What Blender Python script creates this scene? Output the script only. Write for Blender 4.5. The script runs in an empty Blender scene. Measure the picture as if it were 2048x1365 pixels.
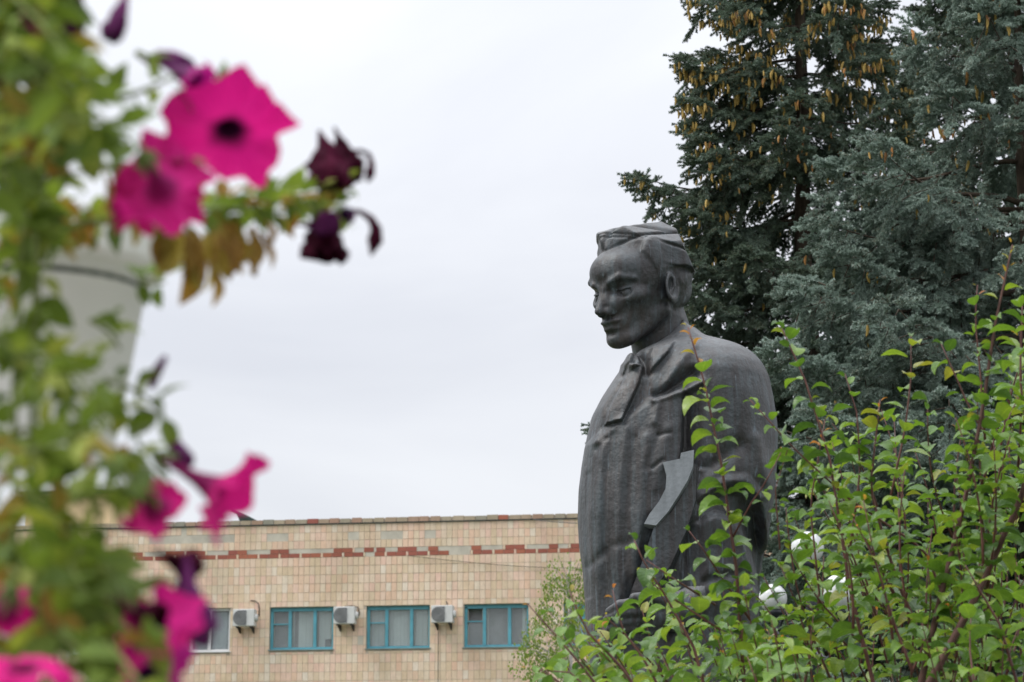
import bpy, bmesh, math, random
import numpy as np
from mathutils import Vector, Matrix, Quaternion, noise as mnoise

# ------------------------------------------------------------------ camera, sky, sun
sc = bpy.context.scene
C = sc.collection
FPX, CX, CY, CAMZ = 5050.0, 1024.0, 682.5, 1.6
TILT = math.atan((1700 - CY) / FPX)
cd = bpy.data.cameras.new('camera')
cam = bpy.data.objects.new('camera', cd)
C.objects.link(cam)
cam.location = (0, 0, CAMZ)
cam.rotation_euler = (math.pi / 2 + TILT, 0, 0)
cd.sensor_width = 22.3
cd.lens = FPX / 2048 * 22.3
cd.clip_start = 0.1
cd.clip_end = 3000
cd.dof.use_dof = True
cd.dof.focus_distance = 11.0
cd.dof.aperture_fstop = 6.0
cd.dof.aperture_blades = 7
sc.camera = cam
sc.view_settings.view_transform = 'Standard'
sc.view_settings.look = 'None'
sc.view_settings.exposure = 0.6
sc.view_settings.gamma = 1.0
sc.render.engine = 'CYCLES'
sc.cycles.use_denoising = True
sc.cycles.max_bounces = 6
sc.cycles.transparent_max_bounces = 6
sc.cycles.sample_clamp_indirect = 4.0

SUN_EL, SUN_AZ = math.radians(50), math.radians(262)   # azimuth clockwise from +Y
w = bpy.data.worlds.new('World')
sc.world = w
w.use_nodes = True
nt = w.node_tree
nt.nodes.clear()
N = nt.nodes.new
out = N('ShaderNodeOutputWorld')
bg = N('ShaderNodeBackground')
bg.inputs['Strength'].default_value = 0.1
nsky = N('ShaderNodeTexSky')
nsky.sky_type = 'NISHITA'
nsky.sun_disc = False
nsky.sun_elevation = SUN_EL
nsky.sun_rotation = SUN_AZ
# overcast cloud layer (CIE overcast: brighter towards the zenith) over the Nishita sky
tc = N('ShaderNodeTexCoord')
sep = N('ShaderNodeSeparateXYZ')
nt.links.new(tc.outputs['Generated'], sep.inputs[0])
mp = N('ShaderNodeMapping')
mp.inputs['Scale'].default_value = (1.5, 1.5, 3.6)
nt.links.new(tc.outputs['Generated'], mp.inputs[0])
nz = N('ShaderNodeTexNoise')
nz.inputs['Scale'].default_value = 2.6
nz.inputs['Detail'].default_value = 5
nz.inputs['Roughness'].default_value = 0.5
nz.inputs['Distortion'].default_value = 0.5
nt.links.new(mp.outputs[0], nz.inputs['Vector'])
cr = N('ShaderNodeValToRGB')
cr.color_ramp.elements[0].position = 0.32
cr.color_ramp.elements[0].color = (0.73, 0.75, 0.81, 1)
cr.color_ramp.elements[1].position = 0.66
cr.color_ramp.elements[1].color = (0.89, 0.907, 0.95, 1)
nt.links.new(nz.outputs['Fac'], cr.inputs[0])
m1 = N('ShaderNodeMath'); m1.operation = 'MAXIMUM'; m1.inputs[1].default_value = 0
nt.links.new(sep.outputs['Z'], m1.inputs[0])
m0 = N('ShaderNodeMath'); m0.operation = 'MULTIPLY_ADD'      # a z + b
m0.inputs[1].default_value = 14.0; m0.inputs[2].default_value = 2.0
nt.links.new(m1.outputs[0], m0.inputs[0])
m2 = N('ShaderNodeMath'); m2.operation = 'MULTIPLY_ADD'
m2.inputs[2].default_value = 6.2
nt.links.new(m0.outputs[0], m2.inputs[0]); nt.links.new(m1.outputs[0], m2.inputs[1])
vs = N('ShaderNodeVectorMath'); vs.operation = 'SCALE'
nt.links.new(cr.outputs[0], vs.inputs[0])
nt.links.new(m2.outputs[0], vs.inputs['Scale'])
mx = N('ShaderNodeMix'); mx.data_type = 'RGBA'
mx.inputs[0].default_value = 0.93
nt.links.new(nsky.outputs[0], mx.inputs[6])
nt.links.new(vs.outputs[0], mx.inputs[7])
nt.links.new(mx.outputs[2], bg.inputs['Color'])
nt.links.new(bg.outputs[0], out.inputs['Surface'])

sd = bpy.data.lights.new('sun', 'SUN')
sd.energy = 1.5
sd.angle = math.radians(25)
sd.color = (1.0, 0.96, 0.9)
sun = bpy.data.objects.new('sun', sd)
C.objects.link(sun)
dsun = Vector((math.sin(SUN_AZ) * math.cos(SUN_EL), math.cos(SUN_AZ) * math.cos(SUN_EL), math.sin(SUN_EL)))
sun.rotation_euler = dsun.to_track_quat('Z', 'Y').to_euler()
sun.location = (0, 0, 40)

# ------------------------------------------------------------------ helpers
CT, ST = math.cos(TILT), math.sin(TILT)

def at(px, py, Y):
    """world point at distance Y in front of the viewpoint for a picture position"""
    u = (CY - py) / FPX
    t = Y / (CT - u * ST)
    return Vector(((px - CX) / FPX * t, Y, CAMZ + (ST + u * CT) * t))

def ppx(v):
    x, y, z = v[0], v[1], v[2] - CAMZ
    d = y * CT + z * ST
    return CX + FPX * x / d, CY - FPX * (-y * ST + z * CT) / d

def lin(c):
    return tuple(((v / 255) / 12.92 if v / 255 <= 0.04045 else ((v / 255 + 0.055) / 1.055) ** 2.4) for v in c) + (1,)

def tag(o, label=None, cat=None, group=None, kind=None):
    if label: o['label'] = label
    if cat: o['category'] = cat
    if group: o['group'] = group
    if kind: o['kind'] = kind
    return o

def empty(name, loc=(0, 0, 0), label=None, cat=None, group=None):
    o = bpy.data.objects.new(name, None)
    C.objects.link(o)
    o.location = loc
    o.empty_display_size = 0.1
    return tag(o, label, cat, group)

def link(name, me, mat=None, parent=None, loc=None, rot=None, kind=None):
    """link mesh data as an object; world placement is kept when parented to an unrotated Empty"""
    o = bpy.data.objects.new(name, me)
    C.objects.link(o)
    if mat is not None and not me.materials:
        me.materials.append(mat)
    if parent is not None:
        o.parent = parent
        o.matrix_parent_inverse = Matrix.Translation(-WL(parent))
    if loc is not None: o.location = loc
    if rot is not None: o.rotation_euler = rot
    if kind: o['kind'] = kind
    return o

def WL(o):
    l = Vector(o.location)
    p = o.parent
    while p is not None:
        if p.type != 'EMPTY': break
        l = l + Vector((0, 0, 0)); p = p.parent
    return l

def mesh(name, verts, faces, smooth=True, mats=None, fm=None):
    me = bpy.data.meshes.new(name)
    me.from_pydata([tuple(v) for v in verts], [], faces)
    if smooth: me.polygons.foreach_set('use_smooth', [True] * len(me.polygons))
    for m in (mats or []): me.materials.append(m)
    if fm is not None: me.polygons.foreach_set('material_index', fm)
    me.update()
    return me

class MB:
    """collects simple solids into one mesh"""
    def __init__(s): s.v = []; s.f = []; s.m = []; s.mi = 0
    def add(s, v, f):
        b = len(s.v); s.v += [tuple(q) for q in v]
        s.f += [tuple(i + b for i in q) for q in f]; s.m += [s.mi] * len(f)
        return s
    def box(s, a, b):
        x0, y0, z0 = a; x1, y1, z1 = b
        return s.add([(x0,y0,z0),(x1,y0,z0),(x1,y1,z0),(x0,y1,z0),(x0,y0,z1),(x1,y0,z1),(x1,y1,z1),(x0,y1,z1)],
                     [(0,3,2,1),(4,5,6,7),(0,1,5,4),(1,2,6,5),(2,3,7,6),(3,0,4,7)])
    def tube(s, pts, rad, n=8, cap=True):
        pts = [Vector(p) for p in pts]
        rads = rad if isinstance(rad, (list, tuple)) else [rad] * len(pts)
        v = []; up = Vector((0.13, 0.21, 0.97)).normalized()
        for i, p in enumerate(pts):
            t = (pts[min(i + 1, len(pts) - 1)] - pts[max(i - 1, 0)])
            if t.length < 1e-9: t = Vector((0, 0, 1))
            t.normalize()
            a = t.cross(up)
            if a.length < 0.1: a = t.cross(Vector((1, 0, 0)))
            a.normalize(); b = t.cross(a)
            for k in range(n):
                an = 2 * math.pi * k / n
                v.append(p + (a * math.cos(an) + b * math.sin(an)) * rads[i])
        f = []
        for i in range(len(pts) - 1):
            for k in range(n):
                k2 = (k + 1) % n
                f.append((i*n+k, i*n+k2, (i+1)*n+k2, (i+1)*n+k))
        if cap:
            f.append(tuple(range(n))[::-1]); f.append(tuple((len(pts)-1)*n + k for k in range(n)))
        return s.add(v, f)
    def lathe(s, prof, n=32, c=(0, 0, 0)):
        v = []; f = []
        for r, z in prof:
            for k in range(n):
                a = 2 * math.pi * k / n
                v.append((c[0] + r * math.cos(a), c[1] + r * math.sin(a), c[2] + z))
        for i in range(len(prof) - 1):
            for k in range(n):
                k2 = (k + 1) % n
                f.append((i*n+k, i*n+k2, (i+1)*n+k2, (i+1)*n+k))
        return s.add(v, f)
    def mesh(s, name, smooth=False, mats=None): return mesh(name, s.v, s.f, smooth, mats, s.m if mats else None)
    def build(s, name, mat=None, parent=None, smooth=False, kind=None):
        return link(name, s.mesh(name, smooth), mat, parent, kind=kind)

# ------------------------------------------------------------------ materials
class Mat:
    def __init__(s, name, rough=0.6, spec=0.5, metal=0.0):
        s.m = bpy.data.materials.new(name); s.m.use_nodes = True
        s.t = s.m.node_tree; s.b = s.t.nodes['Principled BSDF']
        s.b.inputs['Roughness'].default_value = rough
        s.b.inputs['Specular IOR Level'].default_value = spec
        s.b.inputs['Metallic'].default_value = metal
        s.co = None
    def n(s, typ, **kw):
        n = s.t.nodes.new(typ)
        for k, v in kw.items():
            if k in n.inputs: n.inputs[k].default_value = v
            else: setattr(n, k, v)
        return n
    def l(s, a, b): s.t.links.new(a, b)
    def coord(s, which='Object', scale=(1, 1, 1)):
        c = s.n('ShaderNodeTexCoord'); m = s.n('ShaderNodeMapping')
        m.inputs['Scale'].default_value = scale
        s.l(c.outputs[which], m.inputs[0]); return m.outputs[0]
    def noise(s, vec, scale=5, detail=4, rough=0.5, dist=0.0):
        n = s.n('ShaderNodeTexNoise', Scale=scale, Detail=detail, Roughness=rough, Distortion=dist)
        s.l(vec, n.inputs['Vector']); return n.outputs['Fac']
    def ramp(s, fac, stops):
        r = s.n('ShaderNodeValToRGB'); e = r.color_ramp.elements
        while len(e) < len(stops): e.new(0.5)
        for q, (p, c) in zip(e, stops):
            q.position = p; q.color = c if len(c) == 4 else tuple(c) + (1,)
        s.l(fac, r.inputs[0]); return r.outputs[0]
    def mix(s, fac, a, b, mode='MIX'):
        n = s.n('ShaderNodeMix'); n.data_type = 'RGBA'; n.blend_type = mode
        for v, i in ((fac, 0), (a, 6), (b, 7)):
            if hasattr(v, 'is_output'): s.l(v, n.inputs[i])
            else: n.inputs[i].default_value = v
        return n.outputs[2]
    def math(s, op, a, b=0.0):
        n = s.n('ShaderNodeMath'); n.operation = op
        for v, i in ((a, 0), (b, 1)):
            if hasattr(v, 'is_output'): s.l(v, n.inputs[i])
            else: n.inputs[i].default_value = v
        return n.outputs[0]
    def color(s, c):
        if hasattr(c, 'is_output'): s.l(c, s.b.inputs['Base Color'])
        else: s.b.inputs['Base Color'].default_value = c if len(c) == 4 else tuple(c) + (1,)
        return s
    def bump(s, h, strength=0.3, dist=0.01):
        b = s.n('ShaderNodeBump', Strength=strength, Distance=dist)
        s.l(h, b.inputs['Height']); s.l(b.outputs[0], s.b.inputs['Normal']); return s
    def rand(s):
        return s.n('ShaderNodeObjectInfo').outputs['Random']
    def attr(s, name):
        a = s.n('ShaderNodeAttribute'); a.attribute_name = name; return a
    def trans(s, amount, col=None):
        """leaf-like translucency: mixes a translucent lobe with the surface"""
        tr = s.n('ShaderNodeBsdfTranslucent')
        src = s.b.inputs['Base Color']
        if col is None:
            if src.links: s.l(src.links[0].from_socket, tr.inputs[0])
            else: tr.inputs[0].default_value = src.default_value
        elif hasattr(col, 'is_output'): s.l(col, tr.inputs[0])
        else: tr.inputs[0].default_value = col
        mxs = s.n('ShaderNodeMixShader'); mxs.inputs[0].default_value = amount
        s.l(s.b.outputs[0], mxs.inputs[1]); s.l(tr.outputs[0], mxs.inputs[2])
        o = s.t.nodes['Material Output']; s.l(mxs.outputs[0], o.inputs['Surface']); return s

def flat(name, c, rough=0.6, spec=0.4, metal=0.0, var=0.12, scale=8):
    m = Mat(name, rough, spec, metal)
    v = m.coord('Object')
    n = m.noise(v, scale, 5, 0.6)
    d = tuple(max(0, x * (1 - var)) for x in c[:3]); e = tuple(min(1, x * (1 + var)) for x in c[:3])
    m.color(m.ramp(n, [(0.3, d), (0.7, e)]))
    return m.m
# ------------------------------------------------------------------ bronze statue
# implicit-surface sculpting on a grid, meshed by surface nets
def surface_nets(F, origin, h):
    S = F < 0
    nx, ny, nz_ = F.shape
    cs = np.zeros((nx-1, ny-1, nz_-1), np.int8)
    corners = [(i, j, k) for i in (0, 1) for j in (0, 1) for k in (0, 1)]
    for i, j, k in corners:
        cs += S[i:nx-1+i, j:ny-1+j, k:nz_-1+k]
    act = (cs > 0) & (cs < 8)
    idx = np.argwhere(act)
    vid = np.full(act.shape, -1, np.int32)
    vid[act] = np.arange(len(idx))
    acc = np.zeros((len(idx), 3)); cnt = np.zeros(len(idx))
    edges = [(a, b) for a in corners for b in corners if sum(abs(a[q]-b[q]) for q in range(3)) == 1 and a < b]
    I, J, K = idx.T
    for a, b in edges:
        fa = F[I+a[0], J+a[1], K+a[2]]; fb = F[I+b[0], J+b[1], K+b[2]]
        m = (fa < 0) != (fb < 0)
        t = np.where(m, fa / np.where(m, fa - fb, 1), 0)
        p = np.array(a)[None, :] + t[:, None] * (np.array(b) - np.array(a))[None, :]
        acc += np.where(m[:, None], p, 0); cnt += m
    V = (idx + acc / cnt[:, None]) * h + origin
    Fs = []
    for ax in range(3):
        o1, o2 = (ax + 1) % 3, (ax + 2) % 3
        sl0 = [slice(None)] * 3; sl1 = [slice(None)] * 3
        sl0[ax] = slice(0, -1); sl1[ax] = slice(1, None)
        A = S[tuple(sl0)]; B = S[tuple(sl1)]
        cr_ = np.argwhere(A != B)
        m = (cr_[:, o1] > 0) & (cr_[:, o2] > 0) & (cr_[:, o1] < F.shape[o1]-1) & (cr_[:, o2] < F.shape[o2]-1)
        cr_ = cr_[m]
        ins = A[cr_[:, 0], cr_[:, 1], cr_[:, 2]]
        def q(d1, d2):
            c = cr_.copy(); c[:, o1] -= d1; c[:, o2] -= d2
            return vid[c[:, 0], c[:, 1], c[:, 2]]
        quad = np.stack([q(1, 1), q(0, 1), q(0, 0), q(1, 0)], 1)
        quad[~ins] = quad[~ins][:, ::-1]
        Fs.append(quad)
    return V, np.concatenate(Fs)

def np_mesh(name, V, Fq, mat):
    me = bpy.data.meshes.new(name)
    me.vertices.add(len(V)); me.vertices.foreach_set('co', V.astype(np.float32).ravel())
    me.loops.add(Fq.size); me.loops.foreach_set('vertex_index', Fq.astype(np.int32).ravel())
    me.polygons.add(len(Fq)); me.polygons.foreach_set('loop_start', np.arange(0, Fq.size, 4, dtype=np.int32))
    me.update(calc_edges=True); me.validate()
    me.polygons.foreach_set('use_smooth', [True] * len(me.polygons))
    me.materials.append(mat)
    return me

def smin(a, b, k):
    h = np.maximum(k - np.abs(a - b), 0) / k
    return np.minimum(a, b) - h * h * k * 0.25
def smax(a, b, k): return -smin(-a, -b, k)
def ell(P, c, r, rz=0.0, ry=0.0, rx=0.0):
    x, y, z = P[0] - c[0], P[1] - c[1], P[2] - c[2]
    if rz: s, q = math.sin(rz), math.cos(rz); x, y = q * x + s * y, -s * x + q * y
    if ry: s, q = math.sin(ry), math.cos(ry); x, z = q * x - s * z, s * x + q * z
    if rx: s, q = math.sin(rx), math.cos(rx); y, z = q * y + s * z, -s * y + q * z
    k0 = np.sqrt((x/r[0])**2 + (y/r[1])**2 + (z/r[2])**2)
    k1 = np.sqrt((x/r[0]**2)**2 + (y/r[1]**2)**2 + (z/r[2]**2)**2)
    return np.where(k0 < 0.05, -0.9 * min(r), k0 * (k0 - 1) / np.maximum(k1, 1e-6))
def cap(P, a, b, ra, rb=None):
    rb = ra if rb is None else rb
    a = np.array(a, float); b = np.array(b, float); d = b - a
    t = ((P[0]-a[0])*d[0] + (P[1]-a[1])*d[1] + (P[2]-a[2])*d[2]) / (d @ d)
    t = np.clip(t, 0, 1)
    return np.sqrt((P[0]-a[0]-t*d[0])**2 + (P[1]-a[1]-t*d[1])**2 + (P[2]-a[2]-t*d[2])**2) - (ra + (rb-ra)*t)
def chain(P, pts, rads, k=0.3):
    f = None
    for i in range(len(pts) - 1):
        g = cap(P, pts[i], pts[i+1], rads[i], rads[i+1])
        f = g if f is None else smin(f, g, k)
    return f

YS = 12.5                                    # distance of the statue
HS = 0.0265                                  # metres of statue per centimetre of a living head

def head_field(P):
    x0, y, z = P
    x = (x0 - 0.3) / 1.04                    # long skull
    P = (x, y, z)
    ay = np.abs(y); A = (x, ay, z)           # mirrored features
    f = ell(P, (-0.6, 0, 13.7), (9.4, 7.5, 7.1))
    f = smin(f, ell(P, (2.6, 0, 9.8), (6.6, 6.0, 8.6)), 2.0)
    f = smin(f, ell(P, (5.2, 0, 14.6), (4.6, 5.8, 4.3)), 1.0)          # forehead
    f = smin(f, cap(A, (0.2, 5.2, 6.0), (6.6, 2.0, 2.0), 1.5, 1.5), 1.5)   # jaw
    f = smin(f, ell(P, (7.5, 0, 1.9), (2.1, 2.5, 1.9)), 1.3)           # chin
    f = smin(f, ell(A, (5.9, 4.2, 9.3), (2.6, 2.0, 1.7), rz=-0.5), 1.2)    # cheekbones
    f = smin(f, ell(P, (7.2, 0, 5.1), (2.5, 3.2, 2.6)), 1.3)           # mouth mound
    f = smax(f, -ell(A, (10.2, 3.6, 10.4), (3.3, 2.2, 1.6), rz=-0.35), 0.5)   # sockets
    br = chain(A, [(9.2, 0.8, 11.7), (9.35, 2.2, 12.6), (8.6, 3.9, 13.3), (6.5, 5.6, 12.6)], [0.35, 0.55, 0.5, 0.25], 0.4)
    f = smin(f, br, 0.9)
    f = smax(f, -chain(A, [(10.1, 1.5, 10.7), (9.9, 2.9, 11.5), (8.9, 4.7, 11.7)], [0.45, 0.9, 0.6], 0.4), 0.15)  # shade under the brow
    e = ell(A, (6.85, 3.25, 9.95), (1.45, 1.55, 1.35))
    f = smin(f, e, 0.15)
    lid = smax(ell(A, (6.8, 3.25, 10.0), (1.95, 2.1, 1.7)), 10.75 - z + 0.05 * (y * 0 + ay - 3.2) ** 2, 0.06)
    f = smin(f, lid, 0.15)
    lid = smax(ell(A, (6.8, 3.25, 9.9), (1.85, 2.05, 1.65)), z - 9.2, 0.06)
    f = smin(f, lid, 0.15)
    f = smax(f, -ell(A, (8.3, 3.1, 9.95), (0.42, 0.42, 0.42)), 0.1)      # pupil
    f = smin(f, cap(P, (8.6, 0, 12.0), (11.1, 0, 7.9), 0.7, 0.75), 1.2)      # nose bridge
    f = smin(f, ell(P, (11.1, 0, 7.4), (1.15, 0.9, 0.75)), 0.6)
    f = smin(f, ell(A, (9.3, 0.9, 8.7), (1.2, 0.85, 1.9)), 0.6)
    f = smin(f, ell(A, (8.4, 1.9, 8.3), (1.5, 1.3, 1.7)), 0.9)
    f = smin(f, ell(A, (9.7, 1.3, 7.1), (1.3, 0.6, 0.8), rz=-0.3), 0.6)
    f = smax(f, -ell(A, (10.4, 0.7, 6.35), (0.7, 0.35, 0.35)), 0.25)    # nostrils
    f = smin(f, ell(P, (9.0, 0, 5.3), (1.05, 2.5, 0.55)), 0.4)      # lips
    f = smin(f, ell(P, (8.65, 0, 3.95), (1.0, 2.1, 0.6)), 0.4)
    f = smax(f, -chain(A, [(10.6, 0, 4.6), (10.2, 1.3, 4.65), (8.9, 2.9, 4.35)], [0.25, 0.27, 0.34], 0.1), 0.2)
    f = smax(f, -ell(P, (9.8, 0, 3.0), (0.9, 1.8, 0.5)), 0.6)
    f = smax(f, -cap(A, (9.9, 2.7, 7.2), (8.9, 3.8, 4.4), 0.22, 0.12), 0.6)   # nasolabial
    f = smax(f, -ell(A, (7.2, 5.4, 5.8), (2.2, 0.8, 1.8), rz=-0.6), 1.2)      # hollow cheek
    # neck
    f = smin(f, cap(P, (-2.6, 0, 7.0), (-4.4, 0, -9.0), 5.4, 6.6), 1.2)
    # hair: back and side mass
    hb = smax(ell(P, (-2.2, 0, 12.4), (9.1, 7.9, 8.6)), x * 0.8 + z * 0.28 - 4.2, 0.4)
    hb = smax(hb, 4.6 - z - 0.3 * x, 0.5)
    hb = smax(hb, -ell(A, (0.2, 8.6, 10.2), (3.3, 2.2, 4.0)), 0.5)
    sw = np.sin(1.25 * (z + 0.55 * x + 0.5 * np.sin(0.5 * x))) * 0.16
    f = smin(f, hb + sw, 0.35)
    def half(n, p):                       # side of a plane through p
        n = np.array(n, float); n /= np.linalg.norm(n)
        return (x - p[0]) * n[0] + (y - p[1]) * n[1] + (z - p[2]) * n[2]
    # one faceted mass of swept-back hair: profile polygon, rounded across, cut by planes
    x = x0
    pf = [(5.6, 17.7), (7.6, 19.0), (7.6, 20.8), (6.0, 22.7), (3.0, 23.2), (-1.4, 23.2), (-6.3, 23.3), (-7.4, 20.9), (-9.5, 17.9), (-9.3, 15.6), (-9.0, 12.5), (-7.0, 9.0), (-2.0, 12.0)]
    ins = np.zeros(x.shape, bool); d = np.full(x.shape, 1e9, np.float32)
    for i in range(len(pf)):
        a, b = pf[i], pf[(i + 1) % len(pf)]
        d = np.minimum(d, seg_d(x, z, a, b))
        c = ((a[1] > z) != (b[1] > z)) & (x < (b[0] - a[0]) * (z - a[1]) / (b[1] - a[1] + 1e-9) + a[0])
        ins ^= c
    hr = np.where(ins, -d, d)
    hr = hr + 0.06 * np.sin(3.1 * (z - 0.30 * x) + 1.2 * np.sin(0.8 * x)) + 0.03 * np.sin(5.3 * (z - 0.42 * x + 0.3 * y))
    hr = smax(hr, ell((x * 0.55, y, z), (-0.8, 0, 14.6), (16, 8.9, 10.6)), 0.4)
    hr = smax(hr, half((1.0, 0.75, 0.45), (4.3, 4.6, 18.2)), 0.5)                      # front edge at the temple
    hr = smax(hr, half((1.0, -0.75, 0.0), (6.9, -2.0, 20)), 0.3)
    hr = smax(hr, half((0.32, 0.0, -1.0), (0.0, 7.0, 14.9)) + 0.25 * np.sin(x * 0.9), 0.12)  # undercut over the ear
    hr = smax(hr, half((0.05, 0.62, 0.8), (0.0, 4.4, 21.3)), 0.12)
    hr = smax(hr, half((-0.7, 0.75, 0.25), (-8.2, 5.4, 17.0)), 0.12)
    hr = smax(hr, half((0.3, 0.95, 0.1), (0.5, 7.3, 17.0)), 0.12)
    for p, n, wd, am in [((0, 3.6, 19.9), (-0.12, -0.6, 1.0), 0.35, 0.6), ((0, 5.6, 18.9), (-0.42, 0.0, 1.0), 0.3, 0.3), ((3.0, 1.0, 21), (0.5, 1.0, 0.0), 0.4, 0.5), ((-4, 5.4, 17.2), (-0.5, 0.0, 1.0), 0.25, 0.25)]:
        hr = hr + am * np.exp(-(half(n, p) / wd) ** 2)
    f = smin(f, hr, 0.6)
    x = P[0]
    # sideburn tuft
    tf = ell(A, (0.6, 6.0, 15.6), (3.4, 1.6, 4.6))
    tf = smax(tf, (x - 3.4) * 0.92 - (z - 17.0) * 0.39, 0.1); tf = smax(tf, -(x + 2.0) * 0.57 - (z - 13.6) * 0.82, 0.1)
    tf = tf + 0.0 * np.exp(-(((x - 1.6) * 0.92 - (z - 15.5) * 0.39) / 0.25) ** 2)
    f = smin(f, tf, 0.5)
    # ears
    er = ell(A, (-0.9, 7.5, 9.9), (2.5, 0.8, 3.3), ry=-0.42, rz=0.4)
    er = smax(er, -ell(A, (-0.4, 8.6, 10.0), (1.9, 0.95, 2.3), ry=-0.42, rz=0.4), 0.25)
    er = smin(er, chain(A, [(0.2, 7.9, 8.6), (-0.9, 8.1, 10.0), (-1.3, 8.0, 11.6)], [0.35, 0.3, 0.3], 0.2), 0.3)
    f = smin(f, er, 0.35)
    return f

HEAD_YAW = math.radians(221)      # facing direction, measured from +X
HEAD_PITCH = math.radians(12.5)
HEAD_C = at(1281, 567, YS)        # position of the local point (0,0,12)

def head_mesh(mat):
    h = 0.20
    xs = np.arange(-14, 14, h); ys = np.arange(-10.5, 10.5, h); zs = np.arange(-5.0, 26, h)
    P = np.meshgrid(xs, ys, zs, indexing='ij')
    P = [p.astype(np.float32) for p in P]
    F = head_field(P)
    F = smax(F, -4.0 - P[2], 0.1)
    V, Q = surface_nets(F, np.array([xs[0], ys[0], zs[0]]), h)
    V = V - np.array([0, 0, 12.0])
    cp, sp = math.cos(HEAD_PITCH), math.sin(HEAD_PITCH)
    x = cp * V[:, 0] + sp * V[:, 2]; z = -sp * V[:, 0] + cp * V[:, 2]; y = V[:, 1]
    cy, sy = math.cos(HEAD_YAW), math.sin(HEAD_YAW)
    X = cy * x - sy * y; Y = sy * x + cy * y
    W = np.stack([X, Y, z], 1) * HS + np.array(HEAD_C)
    return np_mesh('head', W, Q, mat)

# --- coat and body: stacked outlines, then relief (folds, tie, lapels) raised on the side of the open coat
def px_to_xz(px, py):
    v = at(px, py, YS); return v.x, v.z

BODY = [  # picture row, left edge, right edge, half depth, depth offset
    (648, 1358, 1374, 0.08, 0.05), (656, 1350, 1389, 0.12, 0.04), (664, 1342, 1399, 0.15, 0.03), (674, 1334, 1406, 0.17, 0.02), (682, 1322, 1419, 0.19, 0.02), (690, 1310, 1458, 0.21, 0.02), (700, 1292, 1484, 0.24, 0.0), (712, 1270, 1502, 0.28, 0.0), (720, 1256, 1510, 0.295, 0.0),
    (735, 1246, 1524, 0.32, 0.0), (760, 1229, 1539, 0.345, 0), (800, 1202, 1547, 0.36, 0), (835, 1183, 1549, 0.37, 0), (880, 1172, 1549, 0.38, 0),
    (930, 1163, 1548, 0.385, 0), (980, 1157, 1545, 0.39, 0), (1040, 1155, 1537, 0.39, 0), (1090, 1158, 1530, 0.385, 0),
    (1140, 1165, 1525, 0.38, 0), (1200, 1170, 1520, 0.375, 0), (1300, 1177, 1514, 0.37, 0), (1365, 1180, 1510, 0.37, 0),
    (1500, 1188, 1512, 0.38, 0), (1700, 1180, 1530, 0.40, 0)]

def seg_d(X, Z, a, b):
    dx, dz = b[0]-a[0], b[1]-a[1]
    t = np.clip(((X-a[0])*dx + (Z-a[1])*dz) / (dx*dx+dz*dz+1e-12), 0, 1)
    return np.hypot(X-a[0]-t*dx, Z-a[1]-t*dz)
def stroke(X, Z, pts, w0, amp, w1=None):
    q = [px_to_xz(*p) for p in pts]; r = np.zeros_like(X); n = len(q) - 1
    w1 = w0 if w1 is None else w1
    for i in range(n):
        ww = (w0 + (w1 - w0) * (i + 0.5) / n) / 396
        r = np.maximum(r, np.exp(-(seg_d(X, Z, q[i], q[i+1]) / ww) ** 2))
    return amp * r
def poly(X, Z, pts, amp, soft=4):
    q = [px_to_xz(*p) for p in pts]; ins = np.zeros(X.shape, bool); d = np.full(X.shape, 1e9)
    for i in range(len(q)):
        a, b = q[i], q[(i+1) % len(q)]
        d = np.minimum(d, seg_d(X, Z, a, b))
        c = ((a[1] > Z) != (b[1] > Z)) & (X < (b[0]-a[0]) * (Z-a[1]) / (b[1]-a[1] + 1e-12) + a[0])
        ins ^= c
    s = np.where(ins, d, -d) / (soft / 396)
    return amp * np.clip(s * 0.5 + 0.5, 0, 1)

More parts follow.
